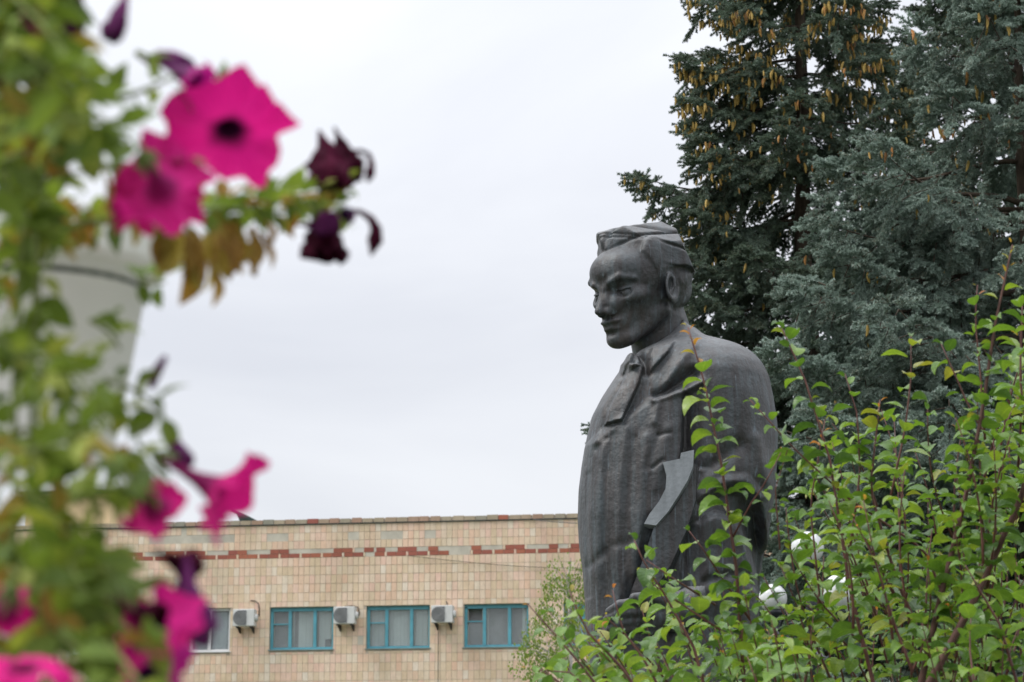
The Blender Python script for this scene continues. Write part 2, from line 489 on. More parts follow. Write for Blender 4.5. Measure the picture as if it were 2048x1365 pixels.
def relief(X, Z):
    r = np.zeros_like(X)
    # tie, knot, shirt collar
    r += poly(X, Z, [(1252,752),(1282,752),(1272,790),(1238,864),(1206,868),(1212,840),(1238,790)], 0.036, 2.2)
    r += poly(X, Z, [(1252,722),(1272,726),(1276,750),(1258,760),(1246,748)], 0.045, 4)
    r += poly(X, Z, [(1300,712),(1345,700),(1330,728),(1292,770),(1288,742)], 0.030, 2.6)
    r += poly(X, Z, [(1268,712),(1240,738),(1243,762),(1256,748),(1262,730)], 0.03, 4)
    r -= stroke(X, Z, [(1270,720),(1286,745),(1288,768)], 8, 0.035)
    r -= stroke(X, Z, [(1250,768),(1240,790)], 7, 0.01)
    # lapel and chest folds
    r += stroke(X, Z, [(1396,690),(1345,760),(1312,812),(1300,870)], 10, 0.015, 6)
    r -= stroke(X, Z, [(1308,818),(1345,795),(1378,772)], 9, 0.055, 13)
    r += stroke(X, Z, [(1300,826),(1350,812),(1395,792)], 6, 0.03, 7)
    r += poly(X, Z, [(1300,820),(1357,812),(1356,930),(1340,1010),(1305,1100),(1240,1240),(1200,1365),(1190,1500),(1172,1500),(1172,1200),(1172,900)], 0.02, 8)
    # recess between coat front and sleeve
    xa, xb = px_to_xz(1357, 850)[0], px_to_xz(1412, 850)[0]; za, zb_ = px_to_xz(0, 790)[1], px_to_xz(0, 840)[1]
    fade = np.clip((xb - X) / (xb - xa), 0, 1) ** 1.3 * np.clip((za - Z) / (za - zb_), 0, 1)
    r -= poly(X, Z, [(1358,800),(1412,780),(1412,960),(1350,960),(1356,900)], 0.075, 3) * fade
    # long vertical folds of the coat front
    for pts, w, a in [
        ([(1200,905),(1193,1000),(1192,1150),(1196,1365)], 8, 0.014), ([(1222,890),(1212,960),(1207,1060),(1212,1250)], 8, -0.014),
        ([(1246,880),(1234,980),(1228,1100),(1230,1300)], 8, 0.014), ([(1262,900),(1252,1000),(1248,1090),(1252,1200)], 8, -0.012),
        ([(1285,900),(1276,990),(1270,1080),(1262,1160)], 11, 0.016), ([(1310,890),(1292,940),(1284,960)], 8, -0.010),
        ([(1330,880),(1318,930),(1300,1000)], 10, 0.010), ([(1296,960),(1316,945)], 4, -0.02), ([(1308,896),(1330,892)], 4, -0.016),
        ([(1190,915),(1210,895)], 5, -0.008), ([(1232,700),(1210,800)], 8, 0.0), ([(1236,778),(1205,830),(1188,900)], 8, 0.014),
        ([(1175,960),(1170,1040),(1176,1200)], 6, -0.012), ([(1180,1140),(1215,1110),(1260,1100)], 10, -0.012)]:
        r += stroke(X, Z, pts, w * 0.85, a * 0.65)
    # sleeve: elbow bulge, hollow under the forearm, folds
    r += stroke(X, Z, [(1440,760),(1470,860),(1480,950)], 55, 0.045)
    r += poly(X, Z, [(1388,1010),(1440,978),(1480,975),(1520,1010),(1512,1030),(1480,995),(1440,993),(1392,1028)], 0.022, 8)
    r -= poly(X, Z, [(1386,1030),(1430,1000),(1480,998),(1508,1035),(1524,1110),(1520,1200),(1490,1120),(1470,1060),(1420,1045),(1388,1060)], 0.055, 10)
    r += stroke(X, Z, [(1410,1060),(1450,1110),(1430,1200)], 40, 0.03)
    r -= stroke(X, Z, [(1378,980),(1430,940),(1465,915)], 10, 0.02, 18)
    r += stroke(X, Z, [(1500,900),(1528,990),(1520,1150)], 16, 0.018)
    r -= stroke(X, Z, [(1400,1180),(1470,1160),(1500,1180)], 9, 0.015)
    r -= poly(X, Z, [(1300,1060),(1385,1060),(1380,1150),(1330,1260),(1260,1365),(1225,1365),(1245,1240)], 0.05, 20)
    return r

def body_mesh(mat):
    h = 0.0066
    zs = np.arange(at(0, 1700, YS).z, at(0, 640, YS).z, h)
    xs = np.arange(at(1140, 700, YS).x, at(1575, 700, YS).x, h)
    ys = np.arange(YS - 0.55, YS + 0.45, h)
    tz, tl, tr, tb, to = [], [], [], [], []
    for py, l, r_, b, o in BODY[::-1]:
        a = at(l, py, YS); c = at(r_, py, YS)
        tz.append(a.z); tl.append(a.x); tr.append(c.x); tb.append(b); to.append(o)
    L = np.interp(zs, tz, tl); R = np.interp(zs, tz, tr); B = np.interp(zs, tz, tb); O = np.interp(zs, tz, to)
    ker = np.ones(5) / 5
    for q in (L, R, B): q[2:-2] = np.convolve(q, ker, 'valid')
    X, Y, Z = [p.astype(np.float32) for p in np.meshgrid(xs, ys, zs, indexing='ij')]
    c = ((L + R) / 2).astype(np.float32); a = ((R - L) / 2).astype(np.float32); b = B.astype(np.float32)
    e = 2.35
    u = np.abs(X - c) / a; v = np.abs(Y - YS - O.astype(np.float32)) / b
    k = (u ** e + v ** e) ** (1 / e)
    F = (k - 1) * np.minimum(a, b)
    X2, Z2 = np.meshgrid(xs, zs, indexing='ij')
    rel = relief(X2, Z2).astype(np.float32)
    rng = np.random.RandomState(3)
    # hand-worked surface: low irregular planes of the modelling tool
    wob = np.zeros_like(X2)
    for i in range(26):
        kx, kz = rng.normal(0, 16), rng.normal(0, 8); wob += np.sin(kx * X2 + kz * Z2 + rng.uniform(0, 6.28)) * 0.0009
    front = np.clip((YS + 0.05 - Y) / 0.15, 0, 1)
    F = F - (rel + wob.astype(np.float32))[:, None, :] * front
    V, Q = surface_nets(F, np.array([xs[0], ys[0], zs[0]]), h)
    return np_mesh('coat', V, Q, mat)

def prism(pts, Y0, Y1, thick, tilt=0.0, n=1):
    """solid slab: outline points at their own distances, thick backwards and to the right"""
    v = []
    for (px, py, Y) in pts: v.append(at(px, py, Y))
    k = len(v)
    v += [p + Vector(thick) for p in v]
    f = [tuple(range(k))[::-1], tuple(range(k, 2*k))]
    for i in range(k): j = (i+1) % k; f.append((i, j, j+k, i+k))
    return v, f

def bronze():
    m = Mat('bronze_patina', 0.5, 0.45, 0.0)
    v = m.coord('Object')
    n1 = m.noise(v, 2.2, 5, 0.6)
    vs_ = m.coord('Object', (9, 9, 0.7)); n2 = m.noise(vs_, 3.0, 5, 0.62, 0.4)
    vs3 = m.coord('Object', (26, 26, 1.0)); n3 = m.noise(vs3, 2.0, 3, 0.5, 0.2)
    n4 = m.noise(v, 60, 4, 0.7)
    base = m.ramp(n1, [(0.3, (0.017, 0.015, 0.015)), (0.5, (0.032, 0.030, 0.031)), (0.72, (0.056, 0.047, 0.043))])
    st = m.ramp(n2, [(0.42, (0, 0, 0)), (0.7, (1, 1, 1))])
    c = m.mix(m.math('MULTIPLY', st, 0.9), base, (0.056, 0.072, 0.08, 1))
    s3 = m.ramp(n3, [(0.62, (0, 0, 0)), (0.72, (1, 1, 1))])
    c = m.mix(m.math('MULTIPLY', s3, 0.6), c, (0.12, 0.155, 0.18, 1))
    geo = m.n('ShaderNodeNewGeometry'); sp = m.n('ShaderNodeSeparateXYZ')
    m.l(geo.outputs['Normal'], sp.inputs[0])
    top_light = m.math('MULTIPLY', m.ramp(sp.outputs['Z'], [(0.35, (0, 0, 0)), (0.95, (1, 1, 1))]), 0.55)   # sky light painted into the colour: upward faces turn paler
    c = m.mix(top_light, c, (0.2, 0.205, 0.21, 1))
    s4 = m.ramp(n4, [(0.35, (0.72, 0.72, 0.72)), (0.65, (1.15, 1.15, 1.15))])
    c = m.mix(1.0, c, s4, 'MULTIPLY')
    m.color(c)
    m.l(m.ramp(n4, [(0.3, (0.34,)*3), (0.7, (0.55,)*3)]), m.b.inputs['Roughness'])
    hb = m.math('ADD', m.math('ADD', m.noise(v, 24, 6, 0.7), m.math('MULTIPLY', m.noise(v, 7, 3, 0.5), 2.2)), m.math('MULTIPLY', n4, 0.3))
    m.bump(hb, 0.42, 0.016)
    return m.m

def build_statue():
    BR = bronze()
    base = Vector((at(1345, 700, YS).x, YS, 0.75))
    st = empty('statue', base, 'dark bronze statue of a man in a long coat holding papers, head turned left', 'statue')
    link('coat', body_mesh(BR), None, st)
    link('head', head_mesh(BR), None, st)
    # papers clasped under the arm: bent top sheet in paler bronze, leaves beneath
    yb = YS - 0.42
    A = [(1326,925),(1345,921),(1360,918),(1362,906),(1388,900),(1386,934),(1375,962),(1358,990),(1336,1024),(1312,1051),(1288,1048),(1299,1028),(1318,1003),(1331,978),(1333,950)]
    mb = MB()
    P_ = [at(px, py, yb - 0.05 + (1388 - px) * 0.0006 + (py - 900) * -0.0001) for px, py in A]
    n_ = Vector((0.004, 0.05, -0.014)); k = len(P_)
    mb.add(P_ + [p + n_ for p in P_], [tuple(range(k)), tuple(range(k, 2*k))[::-1]] + [(i, i+k, (i+1) % k + k, (i+1) % k) for i in range(k)])
    pm = Mat('bronze_skylit_sheet', 0.5, 0.5); vv = pm.coord('Object', (4, 4, 1.4)); nn = pm.noise(vv, 5, 5, 0.6)  # same bronze, painted paler as if lit by the sky from above
    pm.color(pm.ramp(nn, [(0.3, (0.13, 0.145, 0.155)), (0.7, (0.20, 0.22, 0.235))])); pm.bump(pm.noise(pm.coord('Object'), 40, 5, 0.6), 0.4, 0.008)
    link('paper_sheet', mb.mesh('paper_sheet'), pm.m, st)
    for j in range(4):
        off = 4 + j * 7
        B_ = [(1386,925),(1391 + j, 932),(1390,1000),(1372 - j,1060),(1340,1130),(1300,1190),(1262,1235),(1246,1228),(1262,1180),(1288,1110),(1306 + j*2,1056),(1340,1026),(1362,992),(1378,962)]
        P_ = [at(px + off * 0.35, py + j * 2, yb + 0.0 + j * 0.032) for px, py in B_]
        n_ = Vector((0.006, 0.022, -0.004)); k = len(P_)
        mb = MB().add(P_ + [p + n_ for p in P_], [tuple(range(k)), tuple(range(k, 2*k))[::-1]] + [(i, i+k, (i+1) % k + k, (i+1) % k) for i in range(k)])
        link('paper_sheet', mb.mesh('paper_sheet'), BR, st)
    # hand under the papers
    h = 0.006
    a = at(1190, 1190, YS); b = at(1400, 1330, YS)
    xs = np.arange(a.x, b.x, h); ys = np.arange(YS - 0.62, YS - 0.2, h); zs = np.arange(b.z, a.z, h)
    P = np.meshgrid(xs, ys, zs, indexing='ij')
    def hp(px, py, dy): v = at(px, py, YS); return (v.x, YS - dy, v.z)
    F = chain(P, [hp(1400,1215,0.40), hp(1345,1240,0.42), hp(1310,1250,0.43)], [0.10, 0.085, 0.075], 0.03)
    for i, (dy, py, L_) in enumerate([(0.50,1232,1212),(0.49,1248,1207),(0.47,1264,1214),(0.45,1278,1228)]):
        F = smin(F, chain(P, [hp(1312,py+2,dy-0.03), hp(1262,py-6,dy+0.02), hp(1232,py-2,dy), hp(L_,py+8,dy-0.05)], [0.03,0.028,0.025,0.02], 0.01), 0.012)
    F = smin(F, chain(P, [hp(1325,1226,0.47), hp(1290,1216,0.53), hp(1258,1218,0.55)], [0.036,0.03,0.024], 0.01), 0.02)
    V, Q = surface_nets(F, np.array([xs[0], ys[0], zs[0]]), h)
    link('hand', np_mesh('hand', V, Q, BR), None, st)
    # trouser legs and shoes below the coat (out of frame)
    mb = MB()
    for sx in (-0.2, 0.2):
        mb.tube([base + Vector((sx, 0, 1.0)), base + Vector((sx, 0, 0.5)), base + Vector((sx, -0.02, 0.08))], [0.2, 0.17, 0.16], 20)
    mb.build('trousers', BR, st, True)
    for sx in (-0.2, 0.2):
        MB().tube([base + Vector((sx, 0.1, 0.08)), base + Vector((sx - 0.03, -0.1, 0.09)), base + Vector((sx - 0.06, -0.33, 0.055))], [0.09, 0.1, 0.055], 14).build('shoe', BR, st, True)
    gr = flat('granite', (0.22, 0.2, 0.19), 0.4, 0.5, 0, 0.3, 60)
    pd = empty('pedestal', (base.x, YS, 0), 'low grey granite pedestal under the bronze statue', 'pedestal')
    MB().box((base.x-0.75, YS-0.75, 0.12), (base.x+0.75, YS+0.75, 0.75)).build('plinth', gr, pd)
    MB().box((base.x-1.0, YS-1.0, 0.004), (base.x+1.0, YS+1.0, 0.12)).build('plinth_step', gr, pd)
# ------------------------------------------------------------------ ground
def build_ground():
    m = Mat('lawn_material', 0.9, 0.2); v = m.coord('Object')
    n = m.noise(v, 0.8, 6, 0.7); n2 = m.noise(v, 30, 4, 0.7)
    c = m.ramp(n, [(0.3, (0.035, 0.06, 0.02)), (0.6, (0.07, 0.095, 0.035)), (0.8, (0.12, 0.11, 0.06))])
    m.color(c); m.bump(n2, 0.8, 0.05)
    me = mesh('ground', [(-900, -300, 0), (900, -300, 0), (900, 1500, 0), (-900, 1500, 0)], [(0, 1, 2, 3)], False)
    tag(link('ground', me, m.m), kind='structure')
    m = Mat('paving_material', 0.85, 0.3); v = m.coord('Object')
    br = m.n('ShaderNodeTexBrick'); m.l(v, br.inputs['Vector'])
    br.inputs['Scale'].default_value = 2.0; br.inputs['Color1'].default_value = (0.26, 0.25, 0.24, 1)
    br.inputs['Color2'].default_value = (0.33, 0.31, 0.29, 1); br.inputs['Mortar'].default_value = (0.12, 0.12, 0.11, 1)
    br.inputs['Mortar Size'].default_value = 0.015
    m.color(br.outputs[0])
    MB().box((-16, -8, -0.1), (1.6, 9.2, 0.004)).build('pavement', m.m)
    tag(bpy.data.objects['pavement'], kind='structure')
    MB().box((-40, 48, -0.1), (45, 56, 0.004)).build('road', flat('asphalt', (0.05, 0.05, 0.052), 0.9, 0.3, 0, 0.2, 20))
    tag(bpy.data.objects['road'], kind='structure')

# ------------------------------------------------------------------ tiled building
FM = 0.17
F0 = at(800, 1200, 78.0)
FD = Vector((1, -FM, 0)).normalized()            # along the facade, to the right
FN = Vector((-FM, -1, 0)).normalized()           # outward, towards the viewer

def fac(px, py):
    """facade coordinates (s, z) of a picture position"""
    d = at(px, py, 1.0) - Vector((0, 0, CAMZ))
    o = Vector((0, 0, CAMZ))
    t = (F0 - o).dot(FN) / d.dot(FN)
    p = o + d * t
    return (p - F0).dot(FD), p.z

def FW(s, d, z):
    p = F0 + FD * s + FN * d
    return Vector((p.x, p.y, z))

def fbox(mb, s0, s1, d0, d1, z0, z1):
    q = [(s0,d0,z0),(s1,d0,z0),(s1,d1,z0),(s0,d1,z0),(s0,d0,z1),(s1,d0,z1),(s1,d1,z1),(s0,d1,z1)]
    return mb.add([FW(*p) for p in q], [(0,1,2,3),(4,7,6,5),(0,4,5,1),(1,5,6,2),(2,6,7,3),(3,7,4,0)])

def tile_material(name, stops, wear=True):
    m = Mat(name, 0.45, 0.4); v = m.coord('Object')
    oi = m.rand(); geo = m.n('ShaderNodeNewGeometry')
    r = m.math('FRACT', m.math('ADD', m.math('MULTIPLY', oi, 7.31), geo.outputs['Random Per Island']))
    c = m.ramp(r, stops)
    gp = m.n('ShaderNodeNewGeometry'); mpn = m.n('ShaderNodeMapping'); m.l(gp.outputs['Position'], mpn.inputs[0])
    mpn.inputs['Scale'].default_value = (0.35, 0.35, 0.16)
    dirt = m.noise(mpn.outputs[0], 2.2, 6, 0.65)
    c = m.mix(1.0, c, m.ramp(dirt, [(0.35, (0.82, 0.81, 0.76)), (0.6, (1.03, 1.02, 1.0))]), 'MULTIPLY')
    sep_ = m.n('ShaderNodeSeparateXYZ'); m.l(gp.outputs['Position'], sep_.inputs[0])
    fine = m.noise(mpn.outputs[0], 40, 4, 0.7)
    c = m.mix(1.0, c, m.ramp(fine, [(0.3, (0.88, 0.87, 0.85)), (0.7, (1.04,) * 3)]), 'MULTIPLY')
    m.color(c)
    return m.m

def build_building():
    zr = fac(640, 1038.5)[1]; z_cop = fac(640, 1049.5)[1]
    z_redt = fac(640, 1098)[1]; z_redb = fac(640, 1115.4)[1]
    rh = (z_redb - fac(640, 1203)[1]) / 5.0
    tw = (fac(944, 1200)[0] - fac(640, 1200)[0]) / 27.6
    sL, sR = fac(-420, 1200)[0], fac(1900, 1200)[0]
    b = empty('tiled_building', FW(fac(700, 1200)[0], 0, 0), 'long cream tiled public building with blue framed windows and a broken red tile band', 'building')
    MC = flat('cement_render', (0.52, 0.48, 0.40), 0.9, 0.2, 0, 0.22, 1.5)
    MG = flat('grout', (0.46, 0.39, 0.31), 0.9, 0.2, 0, 0.25, 2)
    MT = tile_material('cream_tile', [(0.0, (0.80, 0.55, 0.41)), (0.16, (0.76, 0.58, 0.43)), (0.3, (0.72, 0.57, 0.40)), (0.5, (0.80, 0.65, 0.51)), (0.7, (0.80, 0.56, 0.45)), (0.85, (0.74, 0.60, 0.44)), (1.0, (0.82, 0.72, 0.61))])
    MR = tile_material('red_tile', [(0.0, (0.38, 0.12, 0.075)), (0.5, (0.33, 0.10, 0.075)), (1.0, (0.44, 0.15, 0.085))])
    # windows: picture box, style
    wins = [(-60, 1222, 66, 1303, 'b'), (146, 1220, 262, 1301, 'w'), (342, 1218, 459, 1300, 'w'), (540, 1216, 666, 1297, 'b'),
            (733, 1212, 860, 1296, 'b'), (928, 1207, 1057, 1292, 'b'), (1126, 1203, 1254, 1289, 'b'), (1330, 1200, 1460, 1286, 'b')]
    W = []
    for x0, y0, x1, y1, st in wins:
        a = fac(x0, y0); c = fac(x1, y1)
        zt = fac(x0, y0)[1]; zb = fac(x0, y1)[1]
        zt = fac(800, 1211.5)[1]; zb = fac(800, 1296.5)[1]
        if st == 'w': zb -= 0.03
        W.append((a[0], c[0], zb, zt, st))
    # wall body with real openings (piers and bands), roof, ends
    mb = MB(); ztop, zbot = W[0][3], W[0][2]
    dep = -0.45
    fbox(mb, sL, sR, dep, 0, ztop, zr - 0.02)
    fbox(mb, sL, sR, dep, 0, 0, zbot - 0.03)
    ss = sL
    for w0, w1, zb, zt, st in W:
        fbox(mb, ss, w0, dep, 0, zbot - 0.03, ztop); ss = w1
    fbox(mb, ss, sR, dep, 0, zbot - 0.03, ztop)
    fbox(mb, sL, sR, -14, dep - 0.002, 0, zr - 0.5)
    mb.build('wall', MG, b)
    # dark room volumes behind the glass are simply the recess; coping: line of tiles on the parapet edge
    zrow = []
    z = z_redb
    while z > 2.5: zrow.append((z - rh, z)); z -= rh
    up = []; z = z_redt; k = (z_cop - z_redt) / 3.0
    for i in range(3): up.append((z, z + k)); z += k
    g = 0.011
    singles = []; rest = MB(); rrest = MB(); patch = MB()
    cols = int((sR - sL) / tw)
    s640 = fac(640, 1200)[0]; off = (s640 - sL) % tw
    rnd = random.Random(11)
    def pxof(s, z): return ppx(FW(s, 0, z))
    def blocked(s0, s1, z0, z1):
        for w0, w1, zb, zt, st in W:
            if s1 > w0 + 0.02 and s0 < w1 - 0.02 and z1 > zb + 0.02 and z0 < zt - 0.02: return (w0, w1, zb, zt)
        return None
    holes2 = [(300, 470), (530, 582), (693, 714), (765, 809), (850, 871)]
    for (z0, z1) in zrow + up:
        r_up = z0 >= z_redt - 1e-6; rowi = up.index((z0, z1)) if r_up else -1
        for c in range(cols + 1):
            s0 = sL + off + (c - 1) * tw; s1 = s0 + tw
            if s0 < sL or s1 > sR: continue
            px, py = pxof((s0+s1)/2, (z0+z1)/2)
            a0, a1, b0, b1 = s0 + g/2, s1 - g/2, z0 + g/2, z1 - g/2
            hit = blocked(a0, a1, b0, b1)
            if hit:
                w0, w1, zb, zt = hit
                # clip the tile around the opening
                opts = [(a0, min(a1, w0 - 0.01), b0, b1), (max(a0, w1 + 0.01), a1, b0, b1), (a0, a1, max(b0, zt + 0.015), b1), (a0, a1, b0, min(b1, zb - 0.09))]
                opts = [o for o in opts if o[1] - o[0] > 0.03 and o[3] - o[2] > 0.03]
                if not opts: continue
                a0, a1, b0, b1 = max(opts, key=lambda o: (o[1]-o[0])*(o[3]-o[2]))
            elif rowi == 1 and any(h0 < px < h1 for h0, h1 in holes2) or (not r_up and rnd.random() < 0.0015) or (rowi >= 0 and rnd.random() < 0.006):
                fbox(patch, s0, s1, 0, 0.004 + 0.002 * rnd.random(), z0, z1); continue
            if py > 1430 and rnd.random() < 0.0: continue
            lift = 0.012 + rnd.uniform(-0.002, 0.003)
            if not hit and -40 < px < 1165 and py < 1400:
                singles.append((abs(px - 790) + abs(py - 1150) * 1.5, a0, a1, b0, b1, lift))
            else:
                fbox(rest, a0, a1, 0, lift, b0, b1)
    singles.sort()
    unit = {}
    def tile_obj(a0, a1, b0, b1, lift, mat, name='tile'):
        key = (round(a1 - a0, 3), round(b1 - b0, 3), mat.name)
        if key not in unit:
            m_ = MB(); w_, h_ = key[0] / 2, key[1] / 2
            q = [(-w_,0,-h_),(w_,0,-h_),(w_,1,-h_),(-w_,1,-h_),(-w_,0,h_),(w_,0,h_),(w_,1,h_),(-w_,1,h_)]
            e = 0.004
            q2 = []
            for (s_, d_, z_) in q:
                if d_: s_ -= math.copysign(e, s_); z_ -= math.copysign(e, z_)
                v_ = FD * s_ + FN * (d_ * 0.013); q2.append((v_.x, v_.y, z_))
            m_.add(q2, [(0,1,2,3),(4,7,6,5),(0,4,5,1),(1,5,6,2),(2,6,7,3),(3,7,4,0)])
            unit[key] = m_.mesh('tile'); unit[key].materials.append(mat)
        return link(name, unit[key], None, b, FW((a0+a1)/2, lift - 0.013, (b0+b1)/2) )
    b.location = b.location
    NT = 232
    for q in singles[:NT]: o = tile_obj(*q[1:5], q[5], MT)
    for q in singles[NT:]: fbox(rest, q[1], q[2], 0, q[5], q[3], q[4])
    # red band: two courses of brick-like tiles with pale headers and lost pieces
    zm = (z_redt + z_redb) / 2; nred = 0
    lost = [(1, 640, 664), (1, 712, 718), (1, 745, 753), (1, 776, 793), (1, 836, 848), (1, 875, 934), (0, 737, 745), (0, 906, 938), (1, 420, 456), (1, 490, 545), (1, 575, 668), (0, 895, 938), (1, 962, 1002), (1, 1058, 1064), (1, 1086, 1100), (1, 300, 330), (1, 1120, 1128)]
    p5 = tw * 3.9
    for course in (0, 1):
        z0, z1 = (z_redb, zm) if course == 0 else (zm, z_redt)
        s = sL + (p5 * 0.5 if course else 0) + (s640 - sL) % p5
        while s < sR - p5:
            w_ = 0.0
            for j, (l0, l1, red) in enumerate([(0, 0.075, 0), (0.075, 0.365, 1), (0.365, 0.68, 1), (0.68, p5, 1)]):
                a0, a1 = s + l0 + 0.005, s + l1 - 0.005
                px, py = pxof((a0+a1)/2, z0)
                if any(cc == course and x0 - 3 < px < x1 + 3 for cc, x0, x1 in lost):
                    fbox(patch, a0 - 0.005, a1 + 0.005, 0, 0.005, z0, z1); continue
                if px > 500 and px < 1165 and nred < 60:
                    tile_obj(a0, a1, z0 + 0.004, z1 - 0.004, 0.016, MR if red else MT); nred += 1
                else:
                    fbox(rrest if red else rest, a0, a1, 0, 0.016, z0 + 0.004, z1 - 0.004)
            s += p5
    # coping tiles, slightly proud, with open dark joints
    cop = MB(); s = sL; i = 0
    mbs = MB(); fbox(mbs, sL, sR, -0.5, 0.055, z_cop + 0.0, z_cop + 0.03); mbs.build('drip_edge', flat('dark_tin', (0.05, 0.055, 0.05), 0.6, 0.4, 0.3), b)
    while s < sR:
        w_ = tw * 2.05; gp_ = 0.02 if rnd.random() < 0.6 else 0.06
        fbox(rrest if rnd.random() < 0.06 else cop, s, s + w_ - gp_, -0.35, 0.045 + rnd.uniform(-0.01, 0.01), z_cop + 0.032, zr + rnd.uniform(-0.015, 0.012)); s += w_
    MCo = tile_material('coping_tile', [(0.0, (0.42, 0.26, 0.19)), (0.4, (0.40, 0.33, 0.24)), (0.7, (0.45, 0.37, 0.27)), (1.0, (0.30, 0.29, 0.24))])
    cop.build('coping', MCo, b, kind='stuff')
    rest.build('tile_field', MT, b, kind='stuff')
    rrest.build('red_tile_field', MR, b, kind='stuff')
    patch.build('cement_patch', MC, b, kind='stuff')
    # windows
    MBL = flat('blue_paint', (0.09, 0.31, 0.38), 0.5, 0.5, 0, 0.2, 3)
    MWH = flat('white_upvc', (0.72, 0.73, 0.74), 0.35, 0.5, 0, 0.04, 3)
    MSI = flat('zinc_sill', (0.22, 0.30, 0.30), 0.5, 0.5, 0.2, 0.2, 3)
    MCU = flat('pale_blind', (0.74, 0.80, 0.76), 0.8, 0.2, 0, 0.05, 3)
    MIN = flat('room_dark', (0.34, 0.33, 0.33), 0.9, 0.1, 0, 0.2, 2)
    mg = Mat('window_glass', 0.04, 0.5)
    mg.b.inputs['Transmission Weight'].default_value = 0.9; mg.b.inputs['IOR'].default_value = 1.45
    mg.color((0.85, 0.9, 0.9, 1)); MGL = mg.m
    for i, (w0, w1, zb, zt, st) in enumerate(W):
        fm_ = MWH if st == 'w' else MBL
        z0 = zb; z1 = zt; fr = 0.07; d0, d1 = -0.17, -0.10
        mb = MB()
        fbox(mb, w0, w1, d0, d1, z1 - fr - (0.05 if st == 'b' else 0), z1); fbox(mb, w0, w1, d0, d1, z0, z0 + fr)
        fbox(mb, w0, w0 + fr + 0.02, d0, d1, z0 + fr, z1 - fr); fbox(mb, w1 - fr, w1, d0, d1, z0 + fr, z1 - fr)
        L = w1 - w0
        win = mb.build('window_frame', fm_, b)
        if st == 'w': cuts = [0.0, 0.33, 0.66, 1.0] ; mull = [0.33, 0.64]
        else: mull = [0.31, 0.70]
        for q in mull:
            m2_ = MB(); fbox(m2_, w0 + L*q - 0.05, w0 + L*q + 0.05, d0 + 0.01, d1 + 0.012, z0 + fr, z1 - fr)
            m2_.build('mullion', fm_, win)
        if st == 'b':
            m2_ = MB(); zt2 = z1 - 0.50; fbox(m2_, w0 + 0.09, w0 + L*0.31 - 0.05, d0 + 0.01, d1 + 0.01, zt2 - 0.035, zt2)
            # thin inner sashes round every light
            edges = [w0 + 0.09, w0 + L*0.31 - 0.05, w0 + L*0.31 + 0.05, w0 + L*0.70 - 0.05, w0 + L*0.70 + 0.05, w1 - fr]
            m2_.build('vent_rail', fm_, win)
            m4 = MB()
            for a_, b_ in ((edges[0], edges[1]), (edges[2], edges[3]), (edges[4], edges[5])):
                for x_ in (a_, b_ - 0.03): fbox(m4, x_ + 0.002, x_ + 0.028, d0 - 0.02, d0 + 0.008, z0 + fr, z1 - fr - 0.05)
            m4.build('inner_sash', flat('pale_timber', (0.45, 0.42, 0.36), 0.6, 0.3), win)
        # glass lights
        xs_ = [w0 + 0.08] + [w0 + L*q for q in mull] + [w1 - fr]
        for j in range(3):
            m3 = MB(); open_vent = (i == 5 and j == 0)
            fbox(m3, xs_[j] + 0.04, xs_[j+1] - 0.04, d0 + 0.02, d0 + 0.026, z0 + fr, (z1 - 0.56) if open_vent else (z1 - fr))
            if i == 2 and j == 0: continue
            m3.build('pane', MGL, win)
        # sill
        m3 = MB(); fbox(m3, w0 - 0.04, w1 + 0.04, d1, 0.05, z0 - 0.03, z0 - 0.004); m3.build('sill', MWH if st == 'w' else MSI, win)
        # dark soffit shadow gap / reveal lining
        # room: back wall and side walls set behind the glass
        m3 = MB(); fbox(m3, w0 - 0.02, w1 + 0.02, -0.44, -0.43, z0 - 0.02, z1 + 0.02); m3.build('room_back', MIN, win)
        # blinds
        spans = {3: [(0.33, 0.36, 0), (0.42, 0.66, 0), (0.74, 0.84, 0), (0.84, 0.97, 0.45)], 4: [(0.05, 0.97, 0)], 5: [(0.88, 0.97, 0), (0.33, 0.36, 0)], 2: [(0.36, 0.62, 0), (0.66, 0.97, 0)],
                 0: [(0.4, 0.97, 0)], 1: [(0.3, 0.8, 0)], 6: [(0.1, 0.6, 0)], 7: [(0.1, 0.9, 0)]}[i]
        mtc = MCU if i not in (2,) else flat('grey_blind', (0.48, 0.53, 0.56), 0.8, 0.2)
        for a_, b_, cut in spans:
            m3 = MB(); n_ = max(1, int((b_ - a_) * L / 0.11)); w_ = (b_ - a_) * L / n_
            for kk in range(n_):
                s_ = w0 + a_ * L + kk * w_
                fbox(m3, s_ + 0.003, s_ + w_ - 0.003, -0.30 + 0.008 * (kk % 2), -0.292 + 0.008 * (kk % 2), z0 + 0.08 + cut * (0.55 if b_ > 0.9 else 0), z1 - 0.1)
            m3.build('blind', mtc, win)
    # thin cable looping over the facade
    pts = []
    for k_ in range(24):
        t = k_ / 23; px = 815 + t * 400; py = 1112 + 20 * math.sin(t * 2.0) + 6 * t
        s_, z_ = fac(px, py); pts.append(FW(s_, 0.06, z_))
    MB().tube(pts, 0.008, 5).build('cable', flat('black_cable', (0.03, 0.03, 0.03), 0.6), b)
    # pipe stain line / drain hose below the right air conditioner
    s_, z_ = fac(877, 1262); _, z2 = fac(877, 1380)
    MB().tube([FW(s_, 0.03, z_), FW(s_, 0.03, z2)], 0.009, 5).build('drain_hose', flat('grey_hose', (0.09, 0.08, 0.07), 0.6), b)
    # things on the roof
    h = empty('roof_hatch', FW(fac(480, 1040)[0], -1.2, zr - 0.5), 'dark green metal hatch lid propped open on the roof edge', 'roof hatch')
    MT2 = flat('dark_green_tin', (0.03, 0.05, 0.045), 0.5, 0.5, 0.2)
    s0, z0 = fac(443, 1022); s1, z1 = fac(512, 1043)
